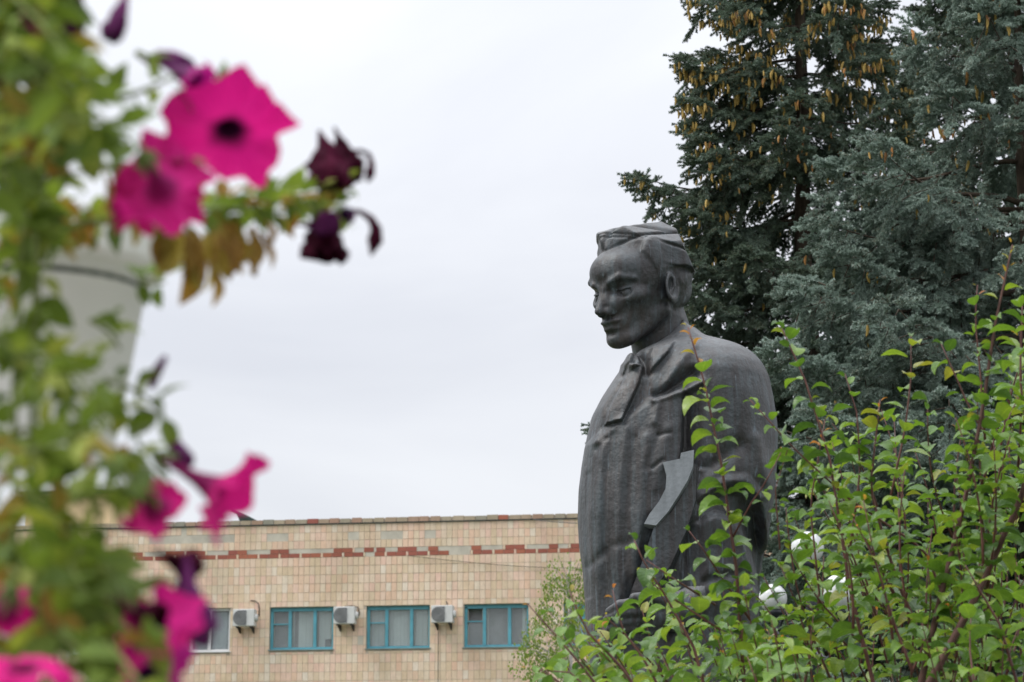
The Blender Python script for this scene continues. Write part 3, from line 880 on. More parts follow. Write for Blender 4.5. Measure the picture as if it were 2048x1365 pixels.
    z0 += 0.25; z1 += 0.02
    mb = MB(); q = [FW(s0, -1.0, z0), FW(s1, -1.0, z1), FW(s1, -2.4, z1), FW(s0, -2.4, z0)]
    up_ = Vector((0, 0, 0.11)); mb.add(q + [p - up_ for p in q], [(0,1,2,3),(4,7,6,5),(0,4,5,1),(1,5,6,2),(2,6,7,3),(3,7,4,0)])
    mb.build('lid', MT2, h)
    mb = MB(); fbox(mb, s0 + 0.25, s1, -2.3, -1.05, zr - 0.5, z1 - 0.12); q_ = [(s0+0.15, z0-0.115), (s1-0.02, z1-0.115), (s1-0.02, z1-0.3), (s0+0.5, z1-0.3)]; mb.add([FW(s_, d_, z_) for d_ in (-1.04, -2.3) for s_, z_ in q_], [(0,3,2,1),(4,5,6,7),(0,1,5,4),(1,2,6,5),(2,3,7,6),(3,0,4,7)]); mb.build('hatch_box', MT2, h)
    p = empty('rooftop_cabin', FW(fac(30, 1000)[0], -7, zr - 0.5), 'small cream plastered cabin on the roof at the far left', 'cabin')
    s0, z0 = fac(-60, 1005); s1, _ = fac(118, 1005); MPl = flat('cream_plaster', (0.55, 0.44, 0.27), 0.8, 0.2, 0, 0.1, 1)
    mb = MB(); fbox(mb, s0, s1, -9, -5, zr - 0.5, z0 + 0.9); mb.build('wall', MPl, p)
    mb = MB(); fbox(mb, s0 - 0.15, s1 + 0.15, -9.2, -4.8, z0 + 0.902, z0 + 1.0); mb.build('roof', MT2, p)
    # air conditioners
    MAC = flat('ac_casing', (0.60, 0.60, 0.58), 0.4, 0.4, 0, 0.06, 4); MGR = flat('ac_grille', (0.16, 0.165, 0.17), 0.5, 0.4, 0, 0.1, 9)
    MBK = flat('black_bracket', (0.03, 0.03, 0.03), 0.6); 
    labels = ['white air conditioner right of the white window, dark pipe curving above it', 'white air conditioner between the two blue windows with pale blinds', 'white air conditioner left of the blue window with a dark open vent']
    for i, (x0, y0, x1, y1) in enumerate([(474, 1221.5, 517, 1255), (674, 1216.5, 717, 1250.5), (868, 1214, 912, 1248)]):
        s0, z1 = fac(x0, y0); s1, z0 = fac(x1, y1); s1 -= 0.02
        D0, D1 = 0.14, 0.46
        a = empty('air_conditioner', FW((s0+s1)/2, 0.3, z0), labels[i], 'air conditioner', 'air conditioners on the tiled facade')
        mb = MB(); fbox(mb, s0, s1, D0, D1, z0, z1)
        c = mb.build('casing', MAC, a)
        bv = c.modifiers.new('bevel', 'BEVEL'); bv.width = 0.02; bv.segments = 2
        # fan opening with grille: dark disc ring and concentric wires, clipped square on the right like the real cowl
        cs = s0 + (s1 - s0) * 0.36; cz = (z0 + z1) / 2; R_ = (z1 - z0) * 0.44
        mb = MB(); vv = []; n_ = 28
        for k_ in range(n_):
            an = 2 * math.pi * k_ / n_; rr = R_
            ds = rr * math.cos(an); dz = rr * math.sin(an)
            if ds > 0: ds = min(R_ * 0.8, R_ * 0.8); dz = max(-R_*0.97, min(R_*0.97, dz * 1.25))
            vv.append((cs + ds, cz + dz))
        vv2 = []
        for q in vv:
            if not vv2 or abs(q[0]-vv2[-1][0]) + abs(q[1]-vv2[-1][1]) > 1e-4: vv2.append(q)
        n_ = len(vv2)
        mb.add([FW(q[0], D1 + 0.004, q[1]) for q in vv2] + [FW(q[0], D1 + 0.014, q[1]) for q in vv2], [tuple(range(n_, 2*n_))] + [(k_, (k_+1) % n_, (k_+1) % n_ + n_, k_ + n_) for k_ in range(n_)])
        mb.build('fan_grille', MGR, a)
        mb = MB()
        for rr in (0.25, 0.45, 0.65, 0.85):
            pts = [FW(cs + R_*rr*math.cos(t*math.pi/9), D1 + 0.02, cz + R_*rr*math.sin(t*math.pi/9)) for t in range(19)]
            mb.tube(pts, 0.006, 4, False)
        mb.build('grille_wire', flat('grille_wire', (0.35, 0.35, 0.34), 0.5), a)
        mb = MB().tube([FW(s1, (D0+D1)/2, cz - 0.0), FW(s1 + 0.07, (D0+D1)/2, cz - 0.0)], [0.13, 0.11], 14); mb.build('valve_cover', MAC, a, True)
        for q in (0.18, 0.82):
            mb = MB(); sx = s0 + (s1 - s0) * q
            fbox(mb, sx - 0.025, sx + 0.025, 0.0, D1 - 0.02, z0 - 0.05, z0 - 0.004)
            v_ = [FW(sx-0.02, 0, z0-0.05), FW(sx+0.02, 0, z0-0.05), FW(sx+0.02, 0, z0-0.2), FW(sx-0.02, 0, z0-0.2), FW(sx-0.02, 0.3, z0-0.052), FW(sx+0.02, 0.3, z0-0.052)]
            mb.add(v_, [(0,1,2,3),(0,4,5,1),(2,5,4,3),(0,3,4),(1,5,2)])
            mb.build('bracket', MBK, a)
        if i == 0: pp = [(502, 1202), (512, 1203), (519, 1209), (521, 1220), (521, 1234)]
        elif i == 1: pp = [(690, 1214), (706, 1213), (718, 1216), (721, 1226), (720, 1234)]
        else: pp = [(893, 1204), (896, 1208), (894, 1213), (898, 1216), (905, 1218)]
        pts = [FW(fac(*q)[0], 0.06 + 0.03 * k_, fac(*q)[1]) for k_, q in enumerate(pp)]
        MB().tube(pts, 0.022, 7).build('pipe', flat('pipe_lagging', (0.10, 0.08, 0.06), 0.7), a, True)
    # loose wire rising off the roof on the right
    s0, z0 = fac(1060, 1031)
    c0 = FW(s0, -0.2, z0 - 0.1); c1 = at(1500, 960, 60)
    pts = [c0.lerp(c1, t / 14) - Vector((0, 0, 0.5 * math.sin(math.pi * t / 14))) for t in range(15)]
    tag(MB().tube(pts, 0.012, 5).build('overhead_wire', flat('wire', (0.05, 0.05, 0.05), 0.6)), 'thin black wire rising from the roof edge towards the statue', 'wire')
    # its pole, hidden behind the spruces
    pl = c1
    tag(MB().tube([(pl.x, pl.y, 0), (pl.x, pl.y, pl.z + 0.2)], [0.13, 0.09], 10).build('wire_pole', flat('grey_pole', (0.2, 0.19, 0.18), 0.8), None, True), 'grey pole behind the spruces that carries the roof wire', 'pole')
# ------------------------------------------------------------------ scattering real geometry (stuff)
def inst_group(name, protos):
    """geometry nodes: put one of the shapes on every vertex, turned and sized by the vertex's own values"""
    g = bpy.data.node_groups.new(name, 'GeometryNodeTree')
    g.interface.new_socket('Geometry', in_out='INPUT', socket_type='NodeSocketGeometry')
    g.interface.new_socket('Geometry', in_out='OUTPUT', socket_type='NodeSocketGeometry')
    n = g.nodes.new; L = g.links.new
    gi = n('NodeGroupInput'); go = n('NodeGroupOutput'); ip = n('GeometryNodeInstanceOnPoints')
    jn = n('GeometryNodeJoinGeometry')
    for p in reversed(protos):
        oi = n('GeometryNodeObjectInfo'); oi.inputs['Object'].default_value = p; oi.inputs['As Instance'].default_value = True
        L(oi.outputs['Geometry'], jn.inputs[0])
    def at_(nm, typ):
        a = n('GeometryNodeInputNamedAttribute'); a.data_type = typ; a.inputs['Name'].default_value = nm; return a.outputs[0]
    er = n('FunctionNodeEulerToRotation')
    L(at_('rot', 'FLOAT_VECTOR'), er.inputs[0])
    L(gi.outputs[0], ip.inputs['Points']); L(jn.outputs[0], ip.inputs['Instance'])
    ip.inputs['Pick Instance'].default_value = True
    L(at_('pick', 'INT'), ip.inputs['Instance Index'])
    L(er.outputs[0], ip.inputs['Rotation']); L(at_('size', 'FLOAT_VECTOR'), ip.inputs['Scale'])
    L(ip.outputs[0], go.inputs[0])
    return g

def scatter(name, group, pts, parent, kind='stuff'):
    """pts: list of (location, euler, scale, pick)"""
    me = bpy.data.meshes.new(name)
    n_ = len(pts); me.vertices.add(n_)
    A = np.array([[*p[0], *p[1]] for p in pts], np.float32)
    me.vertices.foreach_set('co', A[:, :3].ravel())
    a = me.attributes.new('rot', 'FLOAT_VECTOR', 'POINT'); a.data.foreach_set('vector', A[:, 3:].ravel())
    a = me.attributes.new('size', 'FLOAT_VECTOR', 'POINT'); a.data.foreach_set('vector', np.repeat(np.array([p[2] for p in pts], np.float32), 3))
    a = me.attributes.new('pick', 'INT', 'POINT'); a.data.foreach_set('value', np.array([p[3] for p in pts], np.int32))
    me.update()
    o = link(name, me, None, parent, kind=kind)
    md = o.modifiers.new('leaves', 'NODES'); md.node_group = group
    return o

# ------------------------------------------------------------------ spruces
def needle_material(name, c0, c1, tip):
    m = Mat(name, 0.55, 0.3)
    oi = m.rand(); geo = m.n('ShaderNodeNewGeometry')
    r = m.math('FRACT', m.math('ADD', oi, m.math('MULTIPLY', geo.outputs['Random Per Island'], 0.35)))
    c = m.ramp(r, [(0.0, c0), (0.55, c1), (0.9, tip), (1.0, (0.13, 0.09, 0.05))])
    m.color(c); m.trans(0.25)
    return m.m

def make_sprig(name, mat, wood, seed, nside, L, nl=0.022):
    rnd = random.Random(seed)
    v, f, mi = [], [], []
    def shoot(p0, d, L):
        d = d.normalized(); a = d.cross(Vector((0, 0, 1)) if abs(d.z) < 0.9 else Vector((1, 0, 0))).normalized(); b = d.cross(a)
        # twig
        base = len(v)
        for t, r in ((0, 0.0022), (1, 0.0012)):
            for k in range(3):
                an = k * 2.094
                v.append(p0 + d * L * t + (a * math.cos(an) + b * math.sin(an)) * r)
        for k in range(3): f.append((base + k, base + (k+1) % 3, base + 3 + (k+1) % 3, base + 3 + k)); mi.append(1)
        n = int(L / 0.0010)
        for i in range(n):
            t = (i + rnd.random()) / n
            an = rnd.uniform(0, 6.283); w = (a * math.cos(an) + b * math.sin(an))
            ln = nl * (1 - 0.35 * t) * rnd.uniform(0.8, 1.15)
            q = p0 + d * L * t
            dir_ = (w * 0.9 + d * rnd.uniform(0.25, 0.7) + Vector((0, 0, 0.18))).normalized()
            s_ = dir_.cross(w + d * 0.5)
            if s_.length < 1e-3: continue
            s_ = s_.normalized() * 0.0034
            k = len(v); v.extend([q - s_, q + s_, q + dir_ * ln]); f.append((k, k+1, k+2)); mi.append(0)
    shoot(Vector((0, 0, 0)), Vector((1, 0, 0.03)), L)
    for i in range(nside):
        t = 0.12 + 0.7 * i / max(1, nside - 1)
        sgn = 1 if i % 2 else -1
        d = Vector((0.65, sgn * 0.75, rnd.uniform(-0.25, 0.3)))
        shoot(Vector((L * t, 0, 0)), d, L * rnd.uniform(0.42, 0.6) * (1.15 - t))
    me = mesh(name, v, f, False, [mat, wood], mi)
    return bpy.data.objects.new(name, me)          # used only as a shape for the scatter

def cone_mesh(mat, seed):
    rnd = random.Random(seed); v = []; f = []
    rings, n = 8, 8
    L = 0.095
    prof = [(0.0, 0.003), (0.08, 0.009), (0.2, 0.0135), (0.38, 0.0155), (0.55, 0.015), (0.72, 0.0125), (0.87, 0.0085), (1.0, 0.002)]
    bend = rnd.uniform(-0.012, 0.012)
    for i, (t, r) in enumerate(prof):
        for k in range(n):
            an = 2 * math.pi * (k + 0.5 * (i % 2)) / n
            rr = 0.78 * r * (1.12 if k % 2 == i % 2 else 0.88)
            v.append((rr * math.cos(an) + bend * math.sin(t * 3.1), rr * math.sin(an), -L * t))
    for i in range(rings - 1):
        for k in range(n):
            f.append((i*n+k, (i+1)*n+k, (i+1)*n+(k+1) % n, i*n+(k+1) % n))
    return mesh('cone', v, f, False, [mat])

def inframe(p, m=40):
    x, y = ppx(p)
    return -m < x < 2048 + m and -m < y < 1365 + m

def build_spruce(X, Y, ztop, z0, renv, label, matset, seed, cone_rule, trunk_r, extra=(), dens=1.0, droop=1.0, steep=0.0, gap=0.40, show_trunk=False):
    rnd = random.Random(seed)
    MN, WOOD, group, CM = matset
    t = empty('spruce_tree', (X, Y, 0), label, 'spruce')
    # trunk
    pts = []; n = 26
    for i in range(n):
        z = ztop * i / (n - 1)
        pts.append(Vector((X + 0.05 * math.sin(z * 0.7 + seed) + 0.02 * math.sin(z * 2.3), Y + 0.04 * math.cos(z * 0.9), z)))
    rads = [trunk_r * (1 - 0.93 * (i / (n-1)) ** 0.9) for i in range(n)]
    MB().tube(pts, rads, 12).build('trunk', WOOD, t, True)
    sprigs = []; cones = []; nb = 0
    def branch(zb, az, L, elev, sparse=1.0):
        nonlocal nb
        o = Vector((X + 0.05 * math.sin(zb * 0.7 + seed), Y + 0.04 * math.cos(zb * 0.9), zb))
        h = Vector((math.cos(az), math.sin(az), 0)); side = Vector((-h.y, h.x, 0))
        ns = max(6, int(L / 0.14)); P_ = [o.copy()]
        wob = rnd.uniform(-0.25, 0.25)
        for i in range(1, ns + 1):
            u = i / ns
            e = elev - droop * 0.55 * math.sin(min(1, u * 1.3) * math.pi * 0.75) + 0.55 * u * u
            d = h * math.cos(e) + Vector((0, 0, math.sin(e))) + side * wob * 0.4 * math.sin(u * 3)
            P_.append(P_[-1] + d.normalized() * (L / ns))
        br = MB().tube(P_, [max(0.004, (0.008 + 0.010 * L) * (1 - 0.88 * i / ns)) for i in range(ns + 1)], 6)
        nb += 1
        fork = []
        for i in range(1, ns + 1):
            u = i / ns; p = P_[i]; d = (P_[i] - P_[i-1]).normalized()
            if u < (0.22 if L > 0.8 else 0.1): continue
            for sg in (-1, 1):
                l2 = (0.18 + 0.42 * L * (1 - u) ** 0.8 * rnd.uniform(0.6, 1.1)) * (0.6 if u < 0.3 else 1)
                l2 = min(l2, 0.95)
                dd = (d * 0.75 + side * sg * rnd.uniform(0.65, 1.0) + Vector((0, 0, rnd.uniform(-0.25, 0.08)))).normalized()
                fork.append((p, dd, l2))
            if rnd.random() < 0.8:        # hanging branchlets
                fork.append((p, (Vector((0, 0, -1)) + d * 0.5 + side * rnd.uniform(-0.6, 0.6)).normalized(), 0.15 + 0.34 * rnd.random() * min(1, L)))
        fork.append((P_[-1], d, 0.16))
        for (p, dd, l2) in fork:
            m = max(2, int(l2 / 0.09)); q = p.copy(); dr = dd.copy()
            qs = [q.copy()]
            for j in range(m):
                dr = (dr + Vector((0, 0, -0.16 * droop + (0.16 if j > m * 0.6 else 0)))).normalized()
                q = q + dr * (l2 / m); qs.append(q.copy())
                if (rnd.random() > dens * sparse * (1 if l2 < 0.4 or j > m * 0.35 else 0.5)) : continue
                for sg in ((-1, 1) if m > 1 else (1,)):
                    yaw = math.atan2(dr.y, dr.x) + sg * rnd.uniform(0.25, 0.8)
                    pit = -math.asin(max(-1, min(1, dr.z))) + rnd.uniform(-0.35, 0.3)
                    sprigs.append((q - dr * 0.03, (rnd.uniform(-0.6, 0.6), pit, yaw), rnd.uniform(0.95, 1.45), rnd.randrange(3)))
            sprigs.append((q - dr * 0.03, (rnd.uniform(-0.5, 0.5), -math.asin(max(-1, min(1, dr.z))) - 0.15, math.atan2(dr.y, dr.x)), rnd.uniform(1.1, 1.5), rnd.randrange(3)))
            if len(qs) > 3: br.tube(qs, [0.0045] * (len(qs) - 1) + [0.002], 4)
            pr = cone_rule(q, rnd)
            kk = 0
            while rnd.random() < pr and kk < 9:
                kk += 1
                cones.append((q + Vector((rnd.gauss(0, 0.05), rnd.gauss(0, 0.05), rnd.uniform(-0.07, 0.0))), rnd.uniform(0.65, 1.2)))
        br.build('branch', WOOD, t, True)
    z = z0
    while z < ztop - 0.25:
        R_ = renv(z)
        nbr = 6 if R_ > 0.7 else 5
        a0 = rnd.uniform(0, 6.28)
        for k in range(nbr):
            az = a0 + 6.283 * k / nbr + rnd.uniform(-0.3, 0.3)
            fr_ = math.cos(az + math.pi / 2)      # 1 when it points at the viewer
            if show_trunk and z > 7.6 and fr_ > 0.8 and rnd.random() < 0.25: continue
            L = R_ * rnd.uniform(0.72, 1.1) * (1.2 if show_trunk and z > 8 and math.cos(az) > 0.3 else 1)
            el = 0.15 + 0.5 * max(0, (z - ztop * 0.75) / (ztop * 0.25)) + rnd.uniform(-0.12, 0.12) + steep
            branch(z + rnd.uniform(-0.08, 0.08) + 0.1 * L, az, max(0.2, L), el)
        z += gap + 0.14 * rnd.random() + 0.03 * R_
    for (tx, ty, ya) in extra:       # individual long branches seen against the sky
        tip = at(tx, ty, ya); zb = tip.z + 0.12
        d = tip - Vector((X, Y, 0)); az = math.atan2(d.y, d.x); L = math.hypot(d.x, d.y)
        branch(zb, az, L * 1.03, 0.12)
    scatter('needles', group, sprigs, t)
    # cones: those in the picture and nearest to the viewer as single parts, the others joined
    vis = [c for c in cones if inframe(c[0])]
    vis.sort(key=lambda c: c[0].y)
    cms = [cone_mesh(CM, i) for i in range(4)]
    for i, (p, s_) in enumerate(vis[:300]):
        o = link('cone', cms[i % 4], None, t, p, (rnd.uniform(-0.25, 0.25), rnd.uniform(-0.25, 0.25), rnd.uniform(0, 6)))
        o.scale = (s_, s_, s_)
    rest = vis[300:] + [c for c in cones if not inframe(c[0])]
    if rest:
        mb = MB(); src = cms[0]; cv = [v_.co.copy() for v_ in src.vertices]; cf = [tuple(p.vertices) for p in src.polygons]
        for p, s_ in rest:
            mb.add([p + v_ * s_ for v_ in cv], cf)
        mb.build('cone_mass', CM, t, kind='stuff')
    print('spruce', nb, len(sprigs), len(cones))
    return t

def build_spruces():
    WOOD = Mat('spruce_bark', 0.9, 0.2); v = WOOD.coord('Object', (1, 1, 0.35)); n = WOOD.noise(v, 16, 5, 0.7)
    WOOD.color(WOOD.ramp(n, [(0.3, (0.03, 0.022, 0.017)), (0.7, (0.10, 0.075, 0.055))])); WOOD.bump(n, 0.8, 0.02); WOOD = WOOD.m
    CM = Mat('cone_scales', 0.6, 0.3); r = CM.rand(); CM.color(CM.ramp(r, [(0.0, (0.46, 0.31, 0.09)), (0.5, (0.38, 0.26, 0.07)), (0.85, (0.46, 0.21, 0.07)), (1.0, (0.15, 0.09, 0.045))])); CM = CM.m
    green = needle_material('spruce_needles_green', (0.095, 0.132, 0.080), (0.155, 0.21, 0.155), (0.225, 0.30, 0.245))
    blue = needle_material('spruce_needles_blue', (0.14, 0.19, 0.15), (0.25, 0.325, 0.275), (0.39, 0.48, 0.42))
    pg = [make_sprig('twig_shape', green, WOOD, 50 + i, [4, 5, 3][i], 0.15) for i in range(3)]
    pb = [make_sprig('twig_shape', blue, WOOD, 60 + i, [4, 5, 3][i], 0.15, 0.025) for i in range(3)]
    gg = inst_group('green_twigs', pg); gb = inst_group('blue_twigs', pb)
    def lerp(z, pts):
        return float(np.interp(z, [p[0] for p in pts], [p[1] for p in pts]))
    # tall spruce with many cones, trunk showing
    Y1 = 25.0; X1 = at(1612, 250, Y1).x
    e1 = [(0, 2.2), (3.5, 2.0), (5.8, 1.75), (7.0, 1.4), (8.3, 1.3), (9.2, 0.98), (10.0, 0.92), (11.5, 0.6), (13.2, 0.1)]
    c1 = lambda q, r: (0.88 if q.z > 8.8 else (0.62 if q.z > 7.6 else (0.12 if q.z > 6.0 else 0.04))) if (q - Vector((X1, Y1, q.z))).length > 0.55 * lerp(q.z, e1) else 0.02
    build_spruce(X1, Y1, 13.4, 1.6, lambda z: lerp(z, e1), 'tall spruce behind the statue, its bare trunk showing and its top hung with ochre cones', (green, WOOD, gg, CM), 5, c1, 0.19, show_trunk=True,
                 extra=[(1312, 350, 24.6), (1395, 132, 24.8), (1418, 8, 24.9), (1408, 215, 24.7), (1402, 440, 24.5), (1385, 520, 24.4), (1385, 660, 24.2), (1215, 845, 24.3), (1560, 900, 24.0), (1540, 760, 24.0), (1530, 1000, 24.0), (1790, 285, 24.2), (1440, 330, 24.3)])
    # broad blue spruce on the right, nearer
    Y2 = 20.5; X2 = at(2040, 400, Y2).x
    e2 = [(0, 3.1), (3, 2.95), (4.5, 2.5), (5.6, 2.3), (6.35, 1.95), (7.0, 1.5), (7.5, 1.05), (8.5, 0.65), (9.6, 0.1)]
    c2 = lambda q, r: 0.3 if q.z > 7.0 else 0.07
    build_spruce(X2, Y2, 9.8, 0.8, lambda z: lerp(z, e2), 'broad blue spruce at the right edge with pale silvery twigs and few cones', (blue, WOOD, gb, CM), 9, c2, 0.17,
                 extra=[(1660, 440, 19.9), (1600, 560, 19.4), (1560, 680, 19.2), (1690, 330, 20.2), (1600, 1020, 18.9), (1640, 800, 18.6)], dens=0.85, steep=0.1, gap=0.52)
    # darker tall spruce farther back, top right
    Y3 = 29.0; X3 = at(1960, 200, Y3).x
    e3 = [(0, 3), (5, 2.3), (8, 1.4), (10.3, 1.0), (11.6, 0.85), (14, 0.1)]
    c3 = lambda q, r: 0.3 if q.z > 9.5 else 0.04
    build_spruce(X3, Y3, 14.2, 1.5, lambda z: lerp(z, e3), 'dark green spruce farther back, filling the upper right corner above the blue one', (green, WOOD, gg, CM), 14, c3, 0.19, gap=0.5)
# ------------------------------------------------------------------ plum-like bush in front of the statue
def leaf_mesh(name, L, Wd, fold, droop, twist, mat, nu=7, serr=0.0, seed=0):
    """leaf along +X from its stalk, folded on the midrib and arching down"""
    rnd = random.Random(seed); v = []; f = []
    cols = (-1.0, -0.5, 0.0, 0.5, 1.0)
    ang = 0.0; x = 0.0; z = 0.0
    for i in range(nu + 1):
        t = i / nu
        w = Wd * 0.5 * (math.sin(math.pi * min(1, t * 1.02 + 0.02) ** 0.78)) ** 0.85 * (1.0 if t < 0.98 else 0.1)
        if i:
            ang -= droop / nu * (0.6 + 0.8 * t); x += L / nu * math.cos(ang); z += L / nu * math.sin(ang)
        for c in cols:
            ww = w * c * (1 + (serr * rnd.uniform(-1, 1) if abs(c) == 1 else 0))
            zz = abs(c) * w * fold + 0.06 * w * math.sin(t * 9 + c * 2) + twist * ww * t
            v.append((x - zz * math.sin(ang) * 1.0, ww * math.cos(fold * 0.6), z + zz * math.cos(ang)))
    m = len(cols)
    for i in range(nu):
        for j in range(m - 1):
            f.append((i*m+j, i*m+j+1, (i+1)*m+j+1, (i+1)*m+j))
    me = mesh(name, v, f, True, [mat])
    # pattern coordinates that stay with the leaf
    a = me.attributes.new('leaf', 'FLOAT_VECTOR', 'POINT')
    arr = np.array([(i / nu, cols[j], 0) for i in range(nu + 1) for j in range(m)], np.float32)
    a.data.foreach_set('vector', arr.ravel())
    return me

def leaf_material(name, stops, tr=0.4, rough=0.42, trtint=(1.5, 1.35, 0.5), vein=0.35, spec=0.4):
    m = Mat(name, rough, spec)
    r = m.rand(); c = m.ramp(r, stops)
    at_ = m.attr('leaf'); sp = m.n('ShaderNodeSeparateXYZ'); m.l(at_.outputs['Vector'], sp.inputs[0])
    av = m.math('ABSOLUTE', sp.outputs['Y'])
    mid = m.math('LESS_THAN', av, 0.07)
    sv = m.math('SINE', m.math('SUBTRACT', m.math('MULTIPLY', sp.outputs['X'], 44.0), m.math('MULTIPLY', av, 9.0)))
    side = m.ramp(sv, [(0.86, (0, 0, 0)), (1.0, (1, 1, 1))])
    vv = m.math('MAXIMUM', mid, m.math('MULTIPLY', side, 0.5))
    v = m.coord('Object'); nn = m.noise(v, 60, 4, 0.6)
    c = m.mix(1.0, c, m.ramp(nn, [(0.3, (0.82, 0.85, 0.8)), (0.7, (1.12, 1.1, 1.05))]), 'MULTIPLY')
    c = m.mix(m.math('MULTIPLY', vv, vein), c, m.mix(1.0, c, (1.9, 1.7, 1.6, 1), 'MULTIPLY'))
    m.color(c)
    m.bump(sv, 0.25, 0.001)
    tc_ = m.mix(1.0, c, trtint + (1,), 'MULTIPLY')
    m.trans(tr, tc_)
    return m.m

def frame_rot(d, up=Vector((0, 0, 1)), roll=0.0):
    d = d.normalized(); y = up.cross(d)
    if y.length < 1e-3: y = Vector((0, 1, 0))
    y.normalize(); z = d.cross(y)
    M = Matrix((d, y, z)).transposed()
    return (M @ Matrix.Rotation(roll, 3, 'X')).to_euler()

def build_bushes():
    ML = leaf_material('plum_leaf', [(0.0, (0.055, 0.12, 0.028)), (0.35, (0.095, 0.19, 0.034)), (0.7, (0.15, 0.265, 0.042)), (0.94, (0.215, 0.31, 0.05)), (1.0, (0.25, 0.25, 0.05))], 0.36, 0.35, (1.35, 1.3, 0.55), 0.35, 0.5)
    MY = leaf_material('young_leaf', [(0.0, (0.24, 0.28, 0.05)), (0.5, (0.34, 0.24, 0.05)), (1.0, (0.42, 0.16, 0.06))], 0.45, trtint=(1.3, 1.2, 0.6))
    BK = Mat('plum_bark', 0.5, 0.4); n = BK.noise(BK.coord('Object', (1, 1, 0.3)), 40, 4, 0.6)
    BK.color(BK.ramp(n, [(0.3, (0.075, 0.022, 0.02)), (0.7, (0.14, 0.055, 0.04))])); BK = BK.m
    BO = flat('plum_old_wood', (0.10, 0.055, 0.045), 0.8, 0.2, 0, 0.3, 30)
    lm = [leaf_mesh('leaf', 0.067, 0.043 * q, fo, dr, tw, ML, 7, 0.05, i) for i, (q, fo, dr, tw) in enumerate([(1, 0.35, 1.1, 0.1), (0.95, 0.55, 1.5, -0.2), (1.05, 0.2, 0.8, 0.2), (0.9, 0.7, 1.2, 0.0), (1.1, 0.3, 1.7, 0.15), (1.0, 0.45, 0.5, -0.1)])]
    ly = [leaf_mesh('leaf', 0.046, 0.019, fo, dr, tw, MY, 6, 0.05, 20 + i) for i, (fo, dr, tw) in enumerate([(0.5, 0.9, 0.1), (0.7, 1.3, -0.2), (0.3, 0.5, 0.2)])]
    def grow(bush, shoots, rnd):
        """shoots: (points, radius, leaf scale, young tip)"""
        L = []; stems = []
        for pts, r0, ls, young, bare in shoots:
            # resample
            seg = [pts[i+1] - pts[i] for i in range(len(pts) - 1)]; tot = sum(q.length for q in seg)
            def pos(s):
                s = max(0, min(tot - 1e-6, s))
                for i, q in enumerate(seg):
                    if s <= q.length: return pts[i] + q * (s / q.length), q.normalized()
                    s -= q.length
                return pts[-1], seg[-1].normalized()
            n = max(4, int(tot / 0.05)); cp = [pos(tot * i / n)[0] for i in range(n + 1)]
            stems.append((cp, [r0 * (1 - 0.8 * (i / n)) + 0.0006 for i in range(n + 1)]))
            s = tot * bare; ph = rnd.uniform(0, 6.28); k = 0
            while s < tot:
                p, d = pos(s); u = s / tot
                ph += 2.4 + rnd.uniform(-0.4, 0.4)
                a = d.cross(Vector((0.2, 1, 0.1))).normalized(); b = d.cross(a)
                w = a * math.cos(ph) + b * math.sin(ph)
                tipf = max(0.0, (u - 0.86) / 0.14)
                dr = (w * 1.0 + d * (0.35 + 1.2 * tipf) + Vector((0, -0.12, 0.15 + 0.3 * tipf))).normalized()
                sc_ = ls * rnd.uniform(0.65, 1.25) * (1 - 0.55 * tipf)
                isy = young and u > 0.9
                pet = p + dr * 0.010
                L.append((pet, dr, sc_ * (1.0 if not isy else 0.9), isy, rnd.uniform(-0.6, 0.6), rnd.randrange(100)))
                if rnd.random() < 0.35 and u < 0.8:
                    L.append((p, (w * -0.6 + d * 0.8 + Vector((0, 0, 0.2))).normalized(), sc_ * 0.5, False, rnd.uniform(-0.8, 0.8), rnd.randrange(100)))
                s += rnd.uniform(0.021, 0.032) * (1 - 0.55 * tipf)
        # petioles and stems
        for i, (cp, rr) in enumerate(stems):
            MB().tube(cp, rr, 6).build('stem', BK if rr[0] < 0.007 else BO, bush, True)
        def size(q):
            x, y = ppx(q[0])
            if not (-30 < x < 2078 and -30 < y < 1395): return 1e9
            return (q[0].y) / max(0.2, q[2])
        L.sort(key=size)
        for q in L[:300]:
            p, dr, s_, isy, roll, pk = q
            me_ = ly[pk % 3] if isy else lm[pk % 6]
            o = link('leaf', me_, None, bush, p, frame_rot(dr, Vector((0, 0, 1)), roll)); o.scale = (s_,) * 3
        prot = []
        grp = grow.grp
        pts_ = [(q[0], frame_rot(q[1], Vector((0, 0, 1)), q[4]), q[2], (6 + q[5] % 3) if q[3] else q[5] % 6) for q in L[300:]]
        if pts_: scatter('leaf_mass', grp, pts_, bush)
        print('bush', len(stems), len(L))
    protos = [bpy.data.objects.new('leaf_shape', m_) for m_ in lm + ly]
    grow.grp = inst_group('plum_leaves', protos)

    def curve(a, b, bend, n=7, sag=0.0):
        d = b - a; s = d.cross(Vector((0, 1, 0))).normalized()
        return [a + d * (i / n) + s * bend * math.sin(math.pi * i / n) + Vector((0, 0, -sag * math.sin(math.pi * i / n))) for i in range(n + 1)]
    # --- bush in front of the statue
    rnd = random.Random(21)
    root = Vector((at(1500, 1300, 6.4).x, 6.6, 0))
    bush = empty('plum_bush', root, 'leafy plum bush in front of the statue, one long red shoot rising before the coat', 'bush', 'plum bushes by the statue')
    S = []
    def P(*q): return [at(x, y, Y) for x, y, Y in q]
    S.append((P((1500,1560,6.2),(1488,1365,6.2),(1472,1130,6.2),(1443,930,6.2),(1408,760,6.2),(1376,655,6.2)), 0.006, 1.08, True, 0.1))
    S.append((P((1486,1330,6.19),(1471,1130,6.19),(1442,930,6.19),(1410,775,6.19)), 0.0012, 0.9, False, 0.1))
    S.append((P((1466,1075,6.2),(1500,1010,6.15),(1532,965,6.1),(1562,905,6.1)), 0.0022, 0.62, True, 0.15))
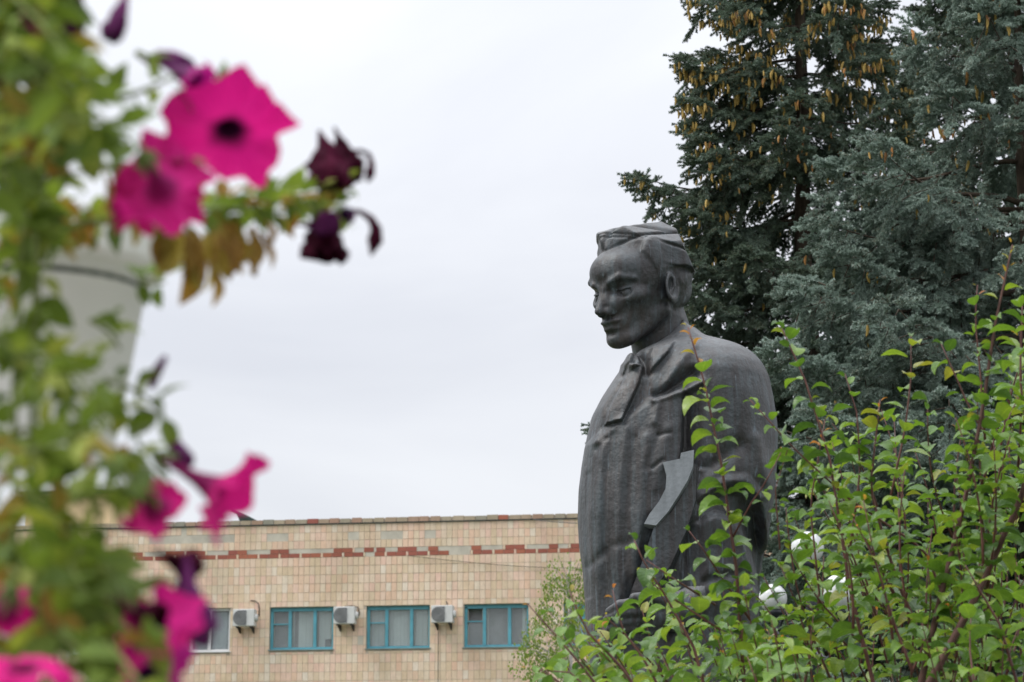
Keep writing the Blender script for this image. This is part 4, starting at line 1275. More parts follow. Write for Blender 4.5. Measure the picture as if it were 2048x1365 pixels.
    S.append((P((1420,1420,6.0),(1390,1300,6.0),(1330,1190,6.0),(1290,1130,5.95),(1268,1080,5.95)), 0.004, 1.0, False, 0.15))
    S.append((P((1430,1210,6.3),(1350,1160,6.2),(1292,1120,6.2)), 0.003, 0.95, False, 0.1))
    S.append((P((1500,1240,6.3),(1440,1150,6.25),(1400,1090,6.2),(1378,1062,6.2)), 0.003, 0.95, False, 0.1))
    S.append((P((1560,1340,6.3),(1440,1260,6.2),(1350,1200,6.2),(1300,1165,6.2)), 0.004, 1.0, False, 0.1))
    S.append((P((1340,1420,5.8),(1290,1320,5.8),(1245,1262,5.8),(1225,1180,5.8)), 0.003, 0.8, True, 0.1))
    S.append((P((1300,1420,5.6),(1240,1330,5.6),(1170,1260,5.6),(1138,1180,5.6)), 0.004, 0.9, True, 0.15))
    S.append((P((1230,1420,5.5),(1170,1340,5.5),(1115,1275,5.5),(1055,1208,5.5)), 0.003, 0.8, True, 0.15))
    S.append((P((1200,1400,5.4),(1140,1345,5.4),(1060,1340,5.4)), 0.002, 0.75, True, 0.1))
    for q in [((1600,1330,6.3),(1570,1230,6.3),(1525,1150,6.3)), ((1620,1300,6.4),(1590,1200,6.4),(1560,1130,6.4)), ((1560,1300,6.2),(1540,1220,6.2),(1500,1180,6.2))]:
        S.append((P(*q), 0.0022, 0.8, False, 0.1))
    top = [(1050, 1260), (1100, 1250), (1160, 1215), (1230, 1215), (1290, 1135), (1390, 1085), (1450, 1140), (1530, 1150), (1640, 1160)]
    for i in range(84):
        x = rnd.uniform(1075, 1640); yt = float(np.interp(x, [q[0] for q in top], [q[1] for q in top]))
        y = yt + 15 + (1450 - yt) * rnd.random() ** 0.9; Y = rnd.uniform(5.5, 7.3)
        tip = at(x, y, Y); base = at(x + (1500 - x) * 0.35 + rnd.uniform(20, 90), y + rnd.uniform(170, 330), Y + rnd.uniform(-0.1, 0.3))
        S.append((curve(base, tip, rnd.uniform(-0.02, 0.03)), 0.0028, rnd.uniform(0.75, 1.05), rnd.random() < 0.25, 0.15))
    for i in range(9):
        tip = at(1150 + 50 * i, 1500 + rnd.uniform(-60, 60), rnd.uniform(5.8, 7)); S.append((curve(root + Vector((rnd.uniform(-0.1, 0.1), rnd.uniform(-0.1, 0.1), 0)), tip, rnd.uniform(-0.1, 0.1)), 0.009, 0.9, False, 0.55))
    grow(bush, S, rnd)
    # --- taller bush on the right
    rnd = random.Random(33)
    root = Vector((at(1850, 1300, 6.6).x, 6.9, 0))
    bush = empty('plum_bush', root, 'tall leafy plum bush at the right edge, in front of the blue spruce', 'bush', 'plum bushes by the statue')
    S = []
    for q, r, ls, yg in [
        (((1960,1420,6.3),(1905,1240,6.3),(1850,1100,6.3),(1700,1000,6.25),(1590,900,6.2),(1500,800,6.2)), 0.004, 0.85, False),
        (((1760,1420,6.2),(1700,1180,6.2),(1660,920,6.2),(1610,760,6.2),(1560,648,6.2)), 0.005, 1.0, False),
        (((1700,1100,6.4),(1720,950,6.4),(1715,830,6.4),(1690,748,6.4)), 0.003, 0.8, False),
        (((1780,1000,6.3),(1810,860,6.3),(1822,760,6.3),(1822,672,6.3)), 0.003, 0.85, False),
        (((1990,900,6.3),(1940,820,6.3),(1910,750,6.3),(1882,688,6.3)), 0.003, 0.85, False),
        (((1830,1420,6.1),(1880,1200,6.1),(1930,1000,6.1),(1965,820,6.1),(1990,650,6.1),(2025,490,6.1)), 0.009, 0.95, True),
        (((1970,880,6.1),(1960,740,6.1),(1950,640,6.1),(1955,570,6.1)), 0.003, 0.6, True),
        (((2100,1100,5.9),(2060,900,5.9),(2040,760,5.9),(2045,600,5.9)), 0.005, 1.05, False),
        (((1830,1420,6.0),(1960,1180,6.0),(2040,1000,6.0),(2120,700,6.0)), 0.010, 1.0, False),
        (((1600,1420,6.6),(1640,1200,6.6),(1620,1010,6.6),(1650,840,6.6)), 0.004, 0.85, True),
        (((1900,1420,6.4),(1790,1150,6.4),(1740,980,6.4),(1760,800,6.4)), 0.006, 0.9, True),
        (((1560,1100,6.2),(1550,980,6.2),(1575,900,6.2)), 0.002, 0.5, True),
        (((2050,1420,5.8),(2000,1250,5.8),(1930,1130,5.8)), 0.004, 1.0, False)]:
        S.append((P(*q), r, ls, yg, 0.12))
    top = [(1560, 950), (1600, 880), (1650, 800), (1700, 800), (1760, 800), (1830, 740), (1890, 740), (1950, 680), (2000, 600), (2060, 560), (2200, 500)]
    for i in range(135):
        x = rnd.uniform(1565, 2150); yt = float(np.interp(x, [q[0] for q in top], [q[1] for q in top]))
        y = yt + 20 + (1460 - yt) * rnd.random() ** 0.85; Y = rnd.uniform(5.7, 7.7)
        tip = at(x, y, Y); base = at(x + (1850 - x) * 0.35 + rnd.uniform(-40, 90), y + rnd.uniform(180, 380), Y + rnd.uniform(-0.1, 0.3))
        S.append((curve(base, tip, rnd.uniform(-0.03, 0.03)), 0.003, rnd.uniform(0.7, 1.05), rnd.random() < 0.15, 0.15))
    for i in range(9):
        tip = at(1620 + 60 * i, 1480 + rnd.uniform(-80, 60), rnd.uniform(6, 7.3)); S.append((curve(root + Vector((rnd.uniform(-0.15, 0.15), rnd.uniform(-0.1, 0.1), 0)), tip, rnd.uniform(-0.1, 0.1)), 0.010, 0.9, False, 0.55))
    grow(bush, S, rnd)

def build_sapling():
    """small birch in front of the building, seen beside the statue"""
    rnd = random.Random(4)
    c = at(1138, 1220, 44); g = (c.x, c.y, 0)
    t = empty('birch_sapling', g, 'slender light green birch sapling in front of the tiled wall, left of the statue', 'birch tree')
    BK = flat('birch_bark', (0.35, 0.33, 0.3), 0.8, 0.2, 0, 0.4, 6)
    zt = at(1138, 1135, 44).z
    MB().tube([(c.x, c.y, 0), (c.x + 0.05, c.y, zt * 0.5), (c.x, c.y, zt)], [0.09, 0.06, 0.01], 8).build('trunk', BK, t, True)
    ML = leaf_material('birch_leaf', [(0.0, (0.12, 0.20, 0.05)), (1.0, (0.22, 0.30, 0.08))], 0.4)
    lm = [leaf_mesh('leaf', 0.055, 0.04, 0.2, 0.6, 0.1 * i, ML, 2, 0, i) for i in range(3)]
    grp = inst_group('birch_leaves', [bpy.data.objects.new('leaf_shape', m_) for m_ in lm])
    pts = []; tw = MB()
    for i in range(150):
        z = zt - 0.1 - rnd.random() ** 0.8 * 3.2
        a = rnd.uniform(0, 6.28); r = (0.30 + 0.62 * min(1, (zt - z) / 1.2)) * rnd.uniform(0.4, 1.0)
        p = Vector((c.x + r * math.cos(a), c.y + r * math.sin(a), z + 0.3)); p0 = Vector((c.x, c.y, z - 0.1))
        tw.tube([p0, p, p + Vector((0.1 * math.cos(a), 0.1 * math.sin(a), -0.45))], [0.008, 0.005, 0.002], 4)
        for k in range(40):
            u = rnd.random(); q = (p0.lerp(p, u * 1.0) if k < 12 else p + Vector((0.12 * math.cos(a), 0.12 * math.sin(a), -0.55)) * u)
            q = q + Vector((rnd.gauss(0, 0.05), rnd.gauss(0, 0.05), rnd.gauss(0, 0.05)))
            pts.append((q, (rnd.uniform(-1, 1), rnd.uniform(0.3, 1.4), rnd.uniform(0, 6.28)), rnd.uniform(0.8, 1.3), rnd.randrange(3)))
    tw.build('twigs', BK, t, kind='stuff')
    scatter('foliage', grp, pts, t)

def build_lamp():
    Y = 16.5
    MI = flat('painted_iron', (0.02, 0.024, 0.03), 0.4, 0.5, 0.2, 0.2, 10)
    m = Mat('opal_glass', 0.25, 0.5); gn_ = m.noise(m.coord('Object'), 18, 4, 0.6); m.color(m.ramp(gn_, [(0.3, (0.52, 0.53, 0.53)), (0.7, (0.70, 0.71, 0.71))])); MO = m.m
    top = at(1622, 1128, Y); c = Vector((top.x, Y, 0))
    l = empty('street_lamp', c, 'dark iron street lamp with three white opal globes behind the bush', 'street lamp')
    MB().lathe([(0.11, 0), (0.11, 0.12), (0.07, 0.2), (0.055, 0.9), (0.035, 1.0), (0.03, top.z - 0.35), (0.045, top.z - 0.3), (0.03, top.z - 0.24), (0.028, top.z), (0.0, top.z)], 14, (c.x, Y, 0)).build('post', MI, l, True)
    gl = [(1615, 1096, 0.108, Y), (1683, 1186, 0.125, Y - 0.35), (1546, 1197, 0.095, Y + 0.3)]
    for i, (px, py, r, yy) in enumerate(gl):
        g = at(px, py, yy)
        mb = MB().lathe([(r * math.sin(math.pi * k / 14), -r * math.cos(math.pi * k / 14)) for k in range(15)], 22, g)
        mb.build('globe', MO, l, True)
        MB().lathe([(0.0, -r - 0.07), (0.03, -r - 0.07), (0.035, -r - 0.03), (0.065, -r - 0.01), (0.06, -r + 0.02), (0.0, -r + 0.02)], 14, g).build('globe_cup', MI, l, True)
        if i:
            b = g - Vector((0, 0, r + 0.07)); pz = at(1622, 1330 - 40 * i, Y).z
            pts = []
            for k in range(17):
                t = k / 16; e = Vector((c.x, Y, pz))
                q = e.lerp(b, t); q.z = pz + (b.z - pz) * t - 0.16 * math.sin(math.pi * t)
                pts.append(q)
            MB().tube(pts, 0.014, 8).build('arm', MI, l, True)
            pts = []; cc = Vector(((c.x + b.x) / 2, (Y + b.y) / 2, pz - 0.02)); dx = (b - Vector((c.x, Y, b.z))).normalized()
            for k in range(30):
                a = k / 29 * 4.2 * math.pi / 1.6; rr = 0.13 * (1 - 0.7 * k / 29)
                pts.append(cc + dx * rr * math.cos(a) + Vector((0, 0, rr * math.sin(a))))
            MB().tube(pts, 0.011, 6).build('scroll', MI, l, True)
        else:
            pass
# ------------------------------------------------------------------ hanging planter with petunias, close to the viewer
def corolla(name, mats, seed, R=0.039, tube=0.034, flare=1.0, ruffle=1.0, droop=0.0, close=0.0):
    """petunia trumpet: narrow tube opening into a five-lobed limb; +Z points out of the mouth, origin at the throat"""
    rnd = random.Random(seed); n = 50; v = []; f = []; fm = []; pt = []
    prof = [(0.0022, -tube), (0.003, -tube * 0.75), (0.0042, -tube * 0.45), (0.0062, -tube * 0.18), (0.0082, -0.002), (0.0105, 0.003)]
    ph = rnd.uniform(0, 6.28); lob = [rnd.uniform(0.88, 1.12) for _ in range(5)]
    rings = 15
    for r, z in [(q[0] * 0.72, q[1]) for q in prof]:
        for k in range(n):
            a = 2 * math.pi * k / n; v.append((r * math.cos(a), r * math.sin(a), z)); pt.append((0.0 if z < -0.004 else 0.08, a, 0))
    for i in range(1, rings + 1):
        t = i / rings
        for k in range(n):
            a = 2 * math.pi * k / n; q = 5 * (a - ph) / 2
            lobe = (1 - abs(math.sin(q))) ** 1.1; li = int((((a - ph) / (2 * math.pi)) * 5 + 0.5) % 5)
            Rk = R * lob[li] * (0.80 + 0.24 * lobe) 
            r = 0.0076 + (Rk - 0.0076) * t * (1 - close * t * 0.75)
            z = 0.003 + 0.010 * t ** 0.6 * (2 - flare) + close * 0.03 * t - (0.009 * flare) * t ** 3
            z += ruffle * 0.0042 * t ** 2 * math.sin(10 * a + 2.0 * math.sin(3 * a + seed)) + ruffle * 0.0035 * t ** 2 * math.sin(3 * a + seed * 1.7)
            z -= 0.0025 * (1 - lobe) * t        # channel along each lobe seam
            z -= droop * t * t * max(0, -math.sin(a)) * 0.02
            v.append((r * math.cos(a), r * math.sin(a), z)); pt.append((0.1 + 0.9 * t, a, lobe))
    m = len(prof) + rings
    for i in range(m - 1):
        for k in range(n):
            k2 = (k + 1) % n; f.append((i*n+k, i*n+k2, (i+1)*n+k2, (i+1)*n+k))
    me = mesh(name, v, f, True, mats)
    a = me.attributes.new('petal', 'FLOAT_VECTOR', 'POINT'); a.data.foreach_set('vector', np.array(pt, np.float32).ravel())
    return me

def petal_material(name, c0, c1, throat, tubec, tr=0.35):
    m = Mat(name, 0.6, 0.25)
    a = m.attr('petal'); sp = m.n('ShaderNodeSeparateXYZ'); m.l(a.outputs['Vector'], sp.inputs[0])
    v = m.coord('Object'); n = m.noise(v, 120, 3, 0.5); n2 = m.noise(v, 35, 3, 0.5)
    base = m.mix(m.ramp(n2, [(0.3, (0, 0, 0)), (0.7, (1, 1, 1))]), c0, c1)
    c = m.mix(m.ramp(sp.outputs['X'], [(0.09, (1, 1, 1)), (0.34, (0, 0, 0))]), base, throat)
    veins = m.math('SINE', m.math('ADD', m.math('MULTIPLY', sp.outputs['Y'], 35.0), m.math('MULTIPLY', n, 3.0)))
    c = m.mix(m.math('MULTIPLY', m.ramp(veins, [(0.6, (0, 0, 0)), (1, (1, 1, 1))]), 0.3), c, m.mix(1.0, c, (0.5, 0.4, 0.6, 1), 'MULTIPLY'))
    back = m.n('ShaderNodeNewGeometry').outputs['Backfacing']
    c = m.mix(m.math('MULTIPLY', m.math('SUBTRACT', 1.0, back), 0.4), c, tubec)
    m.color(c); m.bump(veins, 0.3, 0.0006); m.trans(tr)
    return m.m

def crumple(name, mat, seed, size, long=1.0):
    """withered flower: a collapsed, folded trumpet of thin dry petal"""
    rnd = random.Random(seed); n = 22; m = 16; v = []; f = []
    for i in range(m):
        t = i / (m - 1)
        r0 = size * (0.10 + 0.9 * math.sin(math.pi * min(1, t ** 1.3 * 0.62)) ** 1.2)
        for k in range(n):
            a = 2 * math.pi * k / n
            q = mnoise.noise(Vector((math.cos(a) * 1.3 + seed, math.sin(a) * 1.3, t * 2.2)))
            q2 = mnoise.noise(Vector((math.cos(a) * 3.2, math.sin(a) * 3.2 + seed, t * 6)))
            r = r0 * (0.72 + 0.75 * q + 0.45 * q2 * t)
            v.append((r * math.cos(a), r * 0.62 * math.sin(a), -t * size * 2.0 * long + size * 0.3 * q2 * t))
    for i in range(m - 1):
        for k in range(n):
            k2 = (k + 1) % n; f.append((i*n+k, i*n+k2, (i+1)*n+k2, (i+1)*n+k))
    return mesh(name, v, f, True, [mat])

def build_petunias():
    rnd = random.Random(77)
    MAG = petal_material('petunia_magenta', (0.80, 0.010, 0.25, 1), (0.66, 0.008, 0.22, 1), (0.02, 0.0, 0.015, 1), (0.70, 0.02, 0.28, 1))
    MPU = petal_material('petunia_purple', (0.62, 0.018, 0.30, 1), (0.50, 0.015, 0.26, 1), (0.03, 0.0, 0.04, 1), (0.36, 0.05, 0.28, 1))
    MDK = flat('withered_petal', (0.035, 0.003, 0.012), 0.8, 0.06, 0, 0.9, 70)
    MDP = flat('withered_purple_petal', (0.085, 0.012, 0.07), 0.7, 0.1, 0, 0.5, 60)
    MLF = leaf_material('petunia_leaf', [(0.0, (0.085, 0.135, 0.03)), (0.4, (0.13, 0.20, 0.04)), (0.75, (0.19, 0.265, 0.055)), (1.0, (0.28, 0.32, 0.07))], 0.4, 0.6, (1.3, 1.25, 0.6), 0.3, 0.25)
    MDR = leaf_material('dry_leaf', [(0.0, (0.20, 0.11, 0.03)), (0.5, (0.33, 0.22, 0.05)), (1.0, (0.38, 0.33, 0.08))], 0.35, 0.7, (1.2, 1.0, 0.6), 0.3, 0.2)
    MST = flat('petunia_stem', (0.15, 0.19, 0.05), 0.7, 0.2, 0, 0.3, 60)
    MSD = flat('dry_stem', (0.12, 0.06, 0.04), 0.8, 0.2, 0, 0.3, 60)
    # ---- planter
    Yp = 1.86
    MPL = Mat('white_plastic', 0.45, 0.4); v = MPL.coord('Object'); n = MPL.noise(v, 14, 5, 0.6)
    MPL.color(MPL.ramp(n, [(0.3, (0.80, 0.80, 0.78)), (0.7, (0.88, 0.88, 0.86))])); MPL = MPL.m
    rim = at(84, 462, Yp); bot = at(84, 925, Yp); R = (at(342, 462, Yp) - at(84, 462, Yp)).length
    pc = empty('flower_pot', (rim.x, Yp, bot.z), 'white tapered plastic flower pot half hidden by trailing petunias', 'flower pot')
    H = rim.z - bot.z
    prof = [(0.0, 0.0), (R * 0.56, 0.0), (R * 0.60, 0.004), (R * 0.83, H - 0.034), (R * 0.945, H - 0.033), (R * 0.965, H - 0.028), (R * 0.99, H - 0.003), (R * 1.0, H), (R * 0.975, H + 0.001), (R * 0.93, H - 0.004), (R * 0.86, H - 0.02), (R*0.8, H - 0.05)]
    MB().lathe(prof, 72, (rim.x, Yp, bot.z)).build('pot_shell', MPL, pc, True)
    MB().lathe([(0, H - 0.028), (R * 0.83, H - 0.028)], 40, (rim.x, Yp, bot.z)).build('soil', flat('soil', (0.05, 0.035, 0.025), 0.95, 0.1, 0, 0.3, 80), pc)
    # ---- stand carrying the pot, out of the picture on the left
    MI = flat('green_stand_iron', (0.03, 0.05, 0.035), 0.5, 0.4, 0.2, 0.2, 20)
    sx = rim.x - R - 0.16
    sd_ = empty('flower_stand', (sx, Yp, 0), 'iron flower stand holding the white pot at the left edge', 'flower stand')
    MB().tube([(sx, Yp, 0.0), (sx, Yp, rim.z + 0.25)], 0.02, 12).build('post', MI, sd_, True)
    MB().lathe([(0.2, 0), (0.2, 0.02), (0.04, 0.05), (0.0, 0.05)], 24, (sx, Yp, 0.004)).build('base_plate', MI, sd_, True)
    rr = R * 0.79; zz = bot.z + H * 0.74
    MB().tube([(rim.x + rr * math.cos(a * math.pi / 18), Yp + rr * math.sin(a * math.pi / 18), zz) for a in range(37)], 0.003, 6).build('pot_ring', MI, sd_, True)
    MB().tube([(sx, Yp, zz), (rim.x - rr, Yp, zz)], 0.006, 8).build('arm', MI, sd_, True)
    # ---- plant
    crown = Vector((rim.x, Yp, rim.z - 0.02))
    pl = empty('petunia_plant', crown, 'petunia plant trailing over the white pot with magenta and withered dark flowers', 'petunia')
    lm = [leaf_mesh('leaf', 0.031, 0.018 * q, fo, dr, tw, MLF, 6, 0.03, 40 + i) for i, (q, fo, dr, tw) in enumerate([(1, 0.2, 0.9, 0.1), (0.9, 0.35, 1.3, -0.2), (1.1, 0.1, 0.6, 0.3), (0.75, 0.3, 0.3, 0.1)])]
    ld = [leaf_mesh('leaf', 0.038, 0.018, fo, dr, tw, MDR, 6, 0.08, 60 + i) for i, (fo, dr, tw) in enumerate([(0.6, 0.6, 0.4), (0.9, 1.2, -0.5), (0.4, 0.9, 0.2)])]
    leaves = []; stem_mb = []
    def vine(pts, r=0.0018, step=0.011, ls=1.0, dry=0.05, hang=0.0, mat=None, spread=1.0):
        seg = [pts[i+1] - pts[i] for i in range(len(pts) - 1)]; tot = sum(q.length for q in seg)
        n = max(4, int(tot / 0.02)); out_ = []
        for j in range(n + 1):
            s = tot * j / n; 
            for i, q in enumerate(seg):
                if s <= q.length + 1e-9: out_.append(pts[i] + q * (s / max(1e-9, q.length))); break
                s -= q.length
        for _ in range(2):
            out_ = [out_[0]] + [(out_[i-1] + out_[i] * 2 + out_[i+1]) / 4 for i in range(1, len(out_) - 1)] + [out_[-1]]
        MB().tube(out_, [r * (1 - 0.5 * i / n) for i in range(len(out_))], 6).build('stem', mat or (MSD if dry > 0.5 else MST), pl, True)
        s = 0.0; ph = rnd.uniform(0, 6)
        while s < tot:
            u = s / tot * (len(out_) - 1); i = min(len(out_) - 2, int(u)); p = out_[i].lerp(out_[i+1], u - i); d = (out_[i+1] - out_[i]).normalized()
            ph += 2.2; a = d.orthogonal().normalized(); b = d.cross(a)
            w = a * math.cos(ph) + b * math.sin(ph)
            dr = (w + d * 0.4 + Vector((0, 0, 0.25 - hang))).normalized()
            isd = rnd.random() < dry
            leaves.append((p + dr * 0.003 * spread, dr, ls * rnd.uniform(0.6, 1.15), isd, rnd.uniform(-0.9, 0.9), rnd.randrange(99)))
            s += step * rnd.uniform(0.6, 1.3)
    def P(*q): return [at(x, y, Y) for x, y, Y in q]
    rimp = lambda x, y, Y: at(x, y, Y)
    # branch reaching right to the withered flowers
    vine(P((60,470,1.75),(200,440,1.66),(330,430,1.64),(450,415,1.72),(560,400,1.80),(640,385,1.84),(700,375,1.86)), 0.0024, 0.0042, 0.74, 0.25)
    vine(P((430,420,1.72),(540,425,1.80),(620,425,1.85),(690,410,1.88)), 0.0018, 0.0042, 0.62, 0.18)
    vine(P((470,410,1.74),(600,395,1.8),(680,440,1.86)), 0.0015, 0.007, 0.5, 0.1)
    for (x, y, y2, Y) in [(395,440,570,1.68),(420,430,560,1.70),(440,430,520,1.71),(480,430,500,1.74),(510,430,540,1.76),(370,430,520,1.67),(340,440,500,1.66)]:
        for k in range(6):
            p = at(x + rnd.uniform(-22, 22), y + (y2 - y) * rnd.uniform(0.1, 0.75), Y)
            leaves.append((p, Vector((rnd.uniform(-0.8, 0.8), rnd.uniform(-0.6, 0.3), -0.9)).normalized(), rnd.uniform(0.5, 1.05), True, rnd.uniform(-1, 1), rnd.randrange(99)))
    # bulk of the foliage: vines over and around the pot
    right = [(-20, 190), (60, 250), (110, 250), (160, 265), (230, 285), (300, 335), (380, 380), (430, 210), (560, 235), (650, 215), (700, 235), (760, 300), (840, 330), (880, 320), (960, 330), (1040, 320), (1120, 270), (1200, 330), (1300, 380), (1400, 380)]
    def rx(y): return float(np.interp(y, [q[0] for q in right], [q[1] for q in right]))
    for i in range(150):
        y1 = rnd.uniform(-60, 1440); Y = rnd.uniform(1.28, 1.62) if y1 < 380 else rnd.uniform(1.30, 1.60)
        x1 = -140 + (rx(y1) - 45 + 140) * rnd.random() ** 0.6
        if 400 < y1 < 930 and rnd.random() < 0.6: continue
        if 380 < y1 < 745 and x1 > 60: continue
        if 905 < y1 < 1070 and x1 < 150: continue
        x0 = x1 - rnd.uniform(60, 240); y0 = y1 + rnd.uniform(-230, 60)
        vine(P((x0, y0, Y + 0.05), ((x0+x1)/2 + rnd.uniform(-30, 30), (y0+y1)/2 - rnd.uniform(0, 40), Y), (x1, y1, Y - 0.02)), 0.0018, 0.012, rnd.uniform(0.7, 1.15), 0.07)
    # sprig tips standing free on the right of the pot
    for q in [P((200,820,1.5),(270,800,1.52),(350,850,1.54)), P((210,760,1.5),(290,780,1.52),(325,830,1.54)), P((180,900,1.45),(260,900,1.45),(330,960,1.45)),
              P((150,1000,1.42),(230,960,1.42),(320,980,1.42)), P((200,330,1.45),(280,340,1.45),(345,330,1.47)), P((230,200,1.5),(300,180,1.5),(350,150,1.5)), P((180,640,1.6),(220,660,1.6),(240,700,1.6)), P((280,560,1.7),(310,570,1.72),(330,565,1.74))]:
        vine(q, 0.0018, 0.010, 0.85, 0.05)
    # main hanging stems
    for k in range(3):
        x = rnd.uniform(-40, 130)
        vine(P((70, 470, 1.8), (x, 420 + 20*k, 1.52), (x + rnd.uniform(-40, 40), 800, 1.50), (x + rnd.uniform(-60, 60), 1420, 1.48)), 0.003, 0.02, 1.0, 0.1)
        vine(P((70, 470, 1.8), (x, 360, 1.6), (x + rnd.uniform(-70, 40), 120, 1.5), (x - rnd.uniform(0, 120), -80, 1.45)), 0.003, 0.02, 1.0, 0.1)
    def vis(q):
        x, y = ppx(q[0]); return 1e9 if not (-40 < x < 2088 and -40 < y < 1405) else q[0].y / q[2]
    leaves.sort(key=vis)
    for p, dr, s_, isd, roll, pk in leaves[:300]:
        o = link('leaf', ld[pk % 3] if isd else lm[pk % 4], None, pl, p, frame_rot(dr, Vector((0, 0, 1)), roll)); o.scale = (s_,) * 3
    grp = inst_group('petunia_leaves', [bpy.data.objects.new('leaf_shape', m_) for m_ in lm + ld])
    scatter('leaf_mass', grp, [(q[0], frame_rot(q[1], Vector((0, 0, 1)), q[4]), q[2], (4 + q[5] % 3) if q[3] else q[5] % 4) for q in leaves[300:]], pl)
    print('petunia leaves', len(leaves))
    # ---- flowers
    MCX = flat('calyx_green', (0.12, 0.17, 0.05), 0.7, 0.2, 0, 0.2, 60)
    def flower(px, py, Y, face, mat, seed, dia_px, label=None, stem_to=None, **kw):
        k = FPX / (Y * 1.03); R_ = dia_px / 2 / k * 1.1
        me = corolla('flower', [mat], seed, R=R_, tube=kw.pop('tube', R_ * 0.95), **kw)
        p = at(px, py, Y); d = Vector(face).normalized()
        o = link('flower', me, None, pl, p); o.rotation_mode = 'QUATERNION'
        q = d.to_track_quat('Z', 'Y'); o.rotation_quaternion = q
        if label: o['label'] = label
        # green calyx and stalk as sub-parts
        tb = -min(v_.co.z for v_ in me.vertices)
        mb = MB()
        for j in range(5):
            a = j * 1.2566; c_, s_ = math.cos(a), math.sin(a)
            mb.tube([(0.001 * c_, 0.001 * s_, -tb - 0.002), (0.005 * c_, 0.005 * s_, -tb + 0.005), (0.0075 * c_, 0.0075 * s_, -tb + 0.014)], [0.0014, 0.002, 0.0006], 5)
        c = bpy.data.objects.new('calyx', mb.mesh('calyx')); c.data.materials.append(MCX); C.objects.link(c); c.parent = o
        back = p - d * (tb + 0.002)
        st = stem_to if stem_to is not None else back + Vector((-0.04, 0.05, -0.02))
        mid = (back + st) / 2 - d * 0.012
        MB().tube([back, back - d * 0.01, mid, st], 0.0013, 6).build('stem', MST, pl, True)
        return o
    # face: -Y looks at the viewer
    flower(458, 250, 1.52, (0.12, -0.50, -0.86), MAG, 3, 285, 'large open magenta flower with a dark throat', at(330, 420, 1.66), ruffle=1.1)
    flower(318, 370, 1.44, (0.12, 0.85, -0.25), MAG, 8, 222, 'magenta flower turned away, drooping over the pot rim', at(300, 330, 1.40), droop=0.5, ruffle=1.9, flare=0.8)
    flower(268, 412, 1.47, (-0.5, 0.6, -0.5), MAG, 13, 110, None, at(240, 340, 1.52), ruffle=1.6)
    flower(412, 968, 1.50, (0.84, -0.10, -0.48), MAG, 15, 215, 'magenta trumpet seen from the side below the pot', at(300, 850, 1.54), ruffle=1.0, tube=0.036, flare=0.3, close=0.12)
    flower(305, 1010, 1.44, (0.4, 0.7, -0.5), MAG, 19, 130, None, at(240, 950, 1.5))
    flower(285, 1262, 1.36, (0.3, 0.6, -0.6), MAG, 22, 230, 'magenta flower turned away low on the vines', at(200, 1180, 1.45), ruffle=1.4)
    flower(300, 1335, 1.40, (0.3, -0.6, -0.8), MPU, 24, 150, None, at(200, 1280, 1.45))
    flower(50, 1362, 1.28, (0.1, -0.35, 0.9), MAG, 25, 170, 'bright magenta flower at the bottom left corner', at(40, 1400, 1.4))
    flower(10, 1215, 1.34, (-0.3, 0.7, -0.4), MAG, 28, 120, None, at(0, 1150, 1.45))
    flower(372, 150, 1.58, (0.75, -0.3, -0.45), MPU, 30, 105, None, at(300, 130, 1.62), close=0.35, tube=0.030)
    flower(75, 20, 1.36, (0.2, -0.8, -0.4), MPU, 33, 90, None, at(50, 0, 1.45), close=0.5)
    # ---- withered flowers and curled remains
    def wither(px, py, Y, dirv, size, mat, seed, long=1.0):
        o = link('withered_flower', crumple('withered_flower', mat, seed, size, long), None, pl, at(px, py, Y))
        o.rotation_mode = 'QUATERNION'; o.rotation_quaternion = (-Vector(dirv)).normalized().to_track_quat('Z', 'Y'); return o
    wither(640, 262, 1.86, (0.25, -0.2, -0.9), 0.022, MDK, 2, 1.0)
    wither(668, 255, 1.88, (0.35, 0.1, -0.9), 0.019, MDK, 5, 1.15)
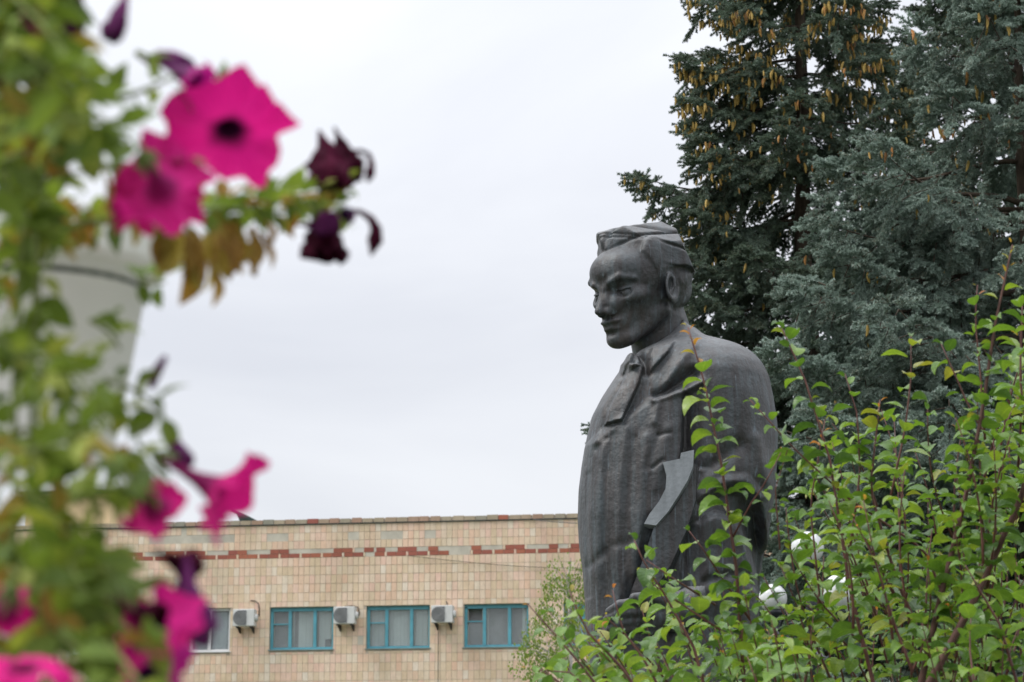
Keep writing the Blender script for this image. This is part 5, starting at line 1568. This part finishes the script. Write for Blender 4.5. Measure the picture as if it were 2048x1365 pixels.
    wither(655, 300, 1.84, (0.1, -0.3, -0.9), 0.018, MDK, 7, 0.9)
    wither(645, 410, 1.86, (0.1, -0.3, -1), 0.023, MDK, 11, 1.0)
    wither(590, 450, 1.84, (0.9, -0.1, -0.05), 0.014, MDP, 12, 1.2)
    wither(668, 425, 1.85, (0.6, -0.2, -0.2), 0.010, MPU, 14, 0.8)
    wither(372, 1110, 1.42, (0.05, -0.1, -1), 0.019, MDP, 16, 1.35)
    wither(300, 1100, 1.44, (0.9, -0.1, -0.4), 0.014, MDK, 18, 1.1)
    wither(165, -20, 1.40, (-0.1, -0.1, -1), 0.013, MDP, 20, 1.6)
    wither(262, -40, 1.48, (-0.25, -0.1, -1), 0.012, MDP, 22, 1.7)
    wither(205, 1195, 1.36, (0.8, -0.2, -0.3), 0.015, MDK, 26, 1.2)
    wither(5, 120, 1.40, (0.1, -0.1, -1), 0.009, MDK, 28, 1.0)
    def tendril(pts, rads, mat):
        MB().tube(pts, rads, 8).build('withered_tube', mat, pl, True)
    tendril(P((700,305,1.90),(722,302,1.90),(738,310,1.90),(743,328,1.90),(740,348,1.90),(736,364,1.90)), [0.0015,0.0018,0.002,0.0026,0.004,0.0015], MDK)
    tendril(P((695,422,1.89),(720,424,1.89),(742,438,1.89),(752,458,1.89),(750,482,1.89),(742,512,1.89)), [0.0016,0.0022,0.0032,0.0045,0.0062,0.0008], MDK)
    tendril(P((303,778,1.56),(308,755,1.56),(318,735,1.56),(332,713,1.56)), [0.002,0.0036,0.0032,0.0016], MDP)
    tendril(P((325,860,1.56),(335,872,1.55),(350,892,1.54),(368,922,1.52)), [0.002,0.003,0.005,0.007], MPU)
    tendril(P((290,125,1.60),(318,112,1.60),(345,118,1.60),(368,140,1.59)), [0.002,0.004,0.006,0.009], MDP)
    tendril(P((505,455,1.76),(512,500,1.76),(508,552,1.76)), [0.002,0.004,0.002], MDR)

build_ground()
build_building()
build_spruces()
build_lamp()
build_sapling()
build_statue()
build_bushes()
build_petunias()
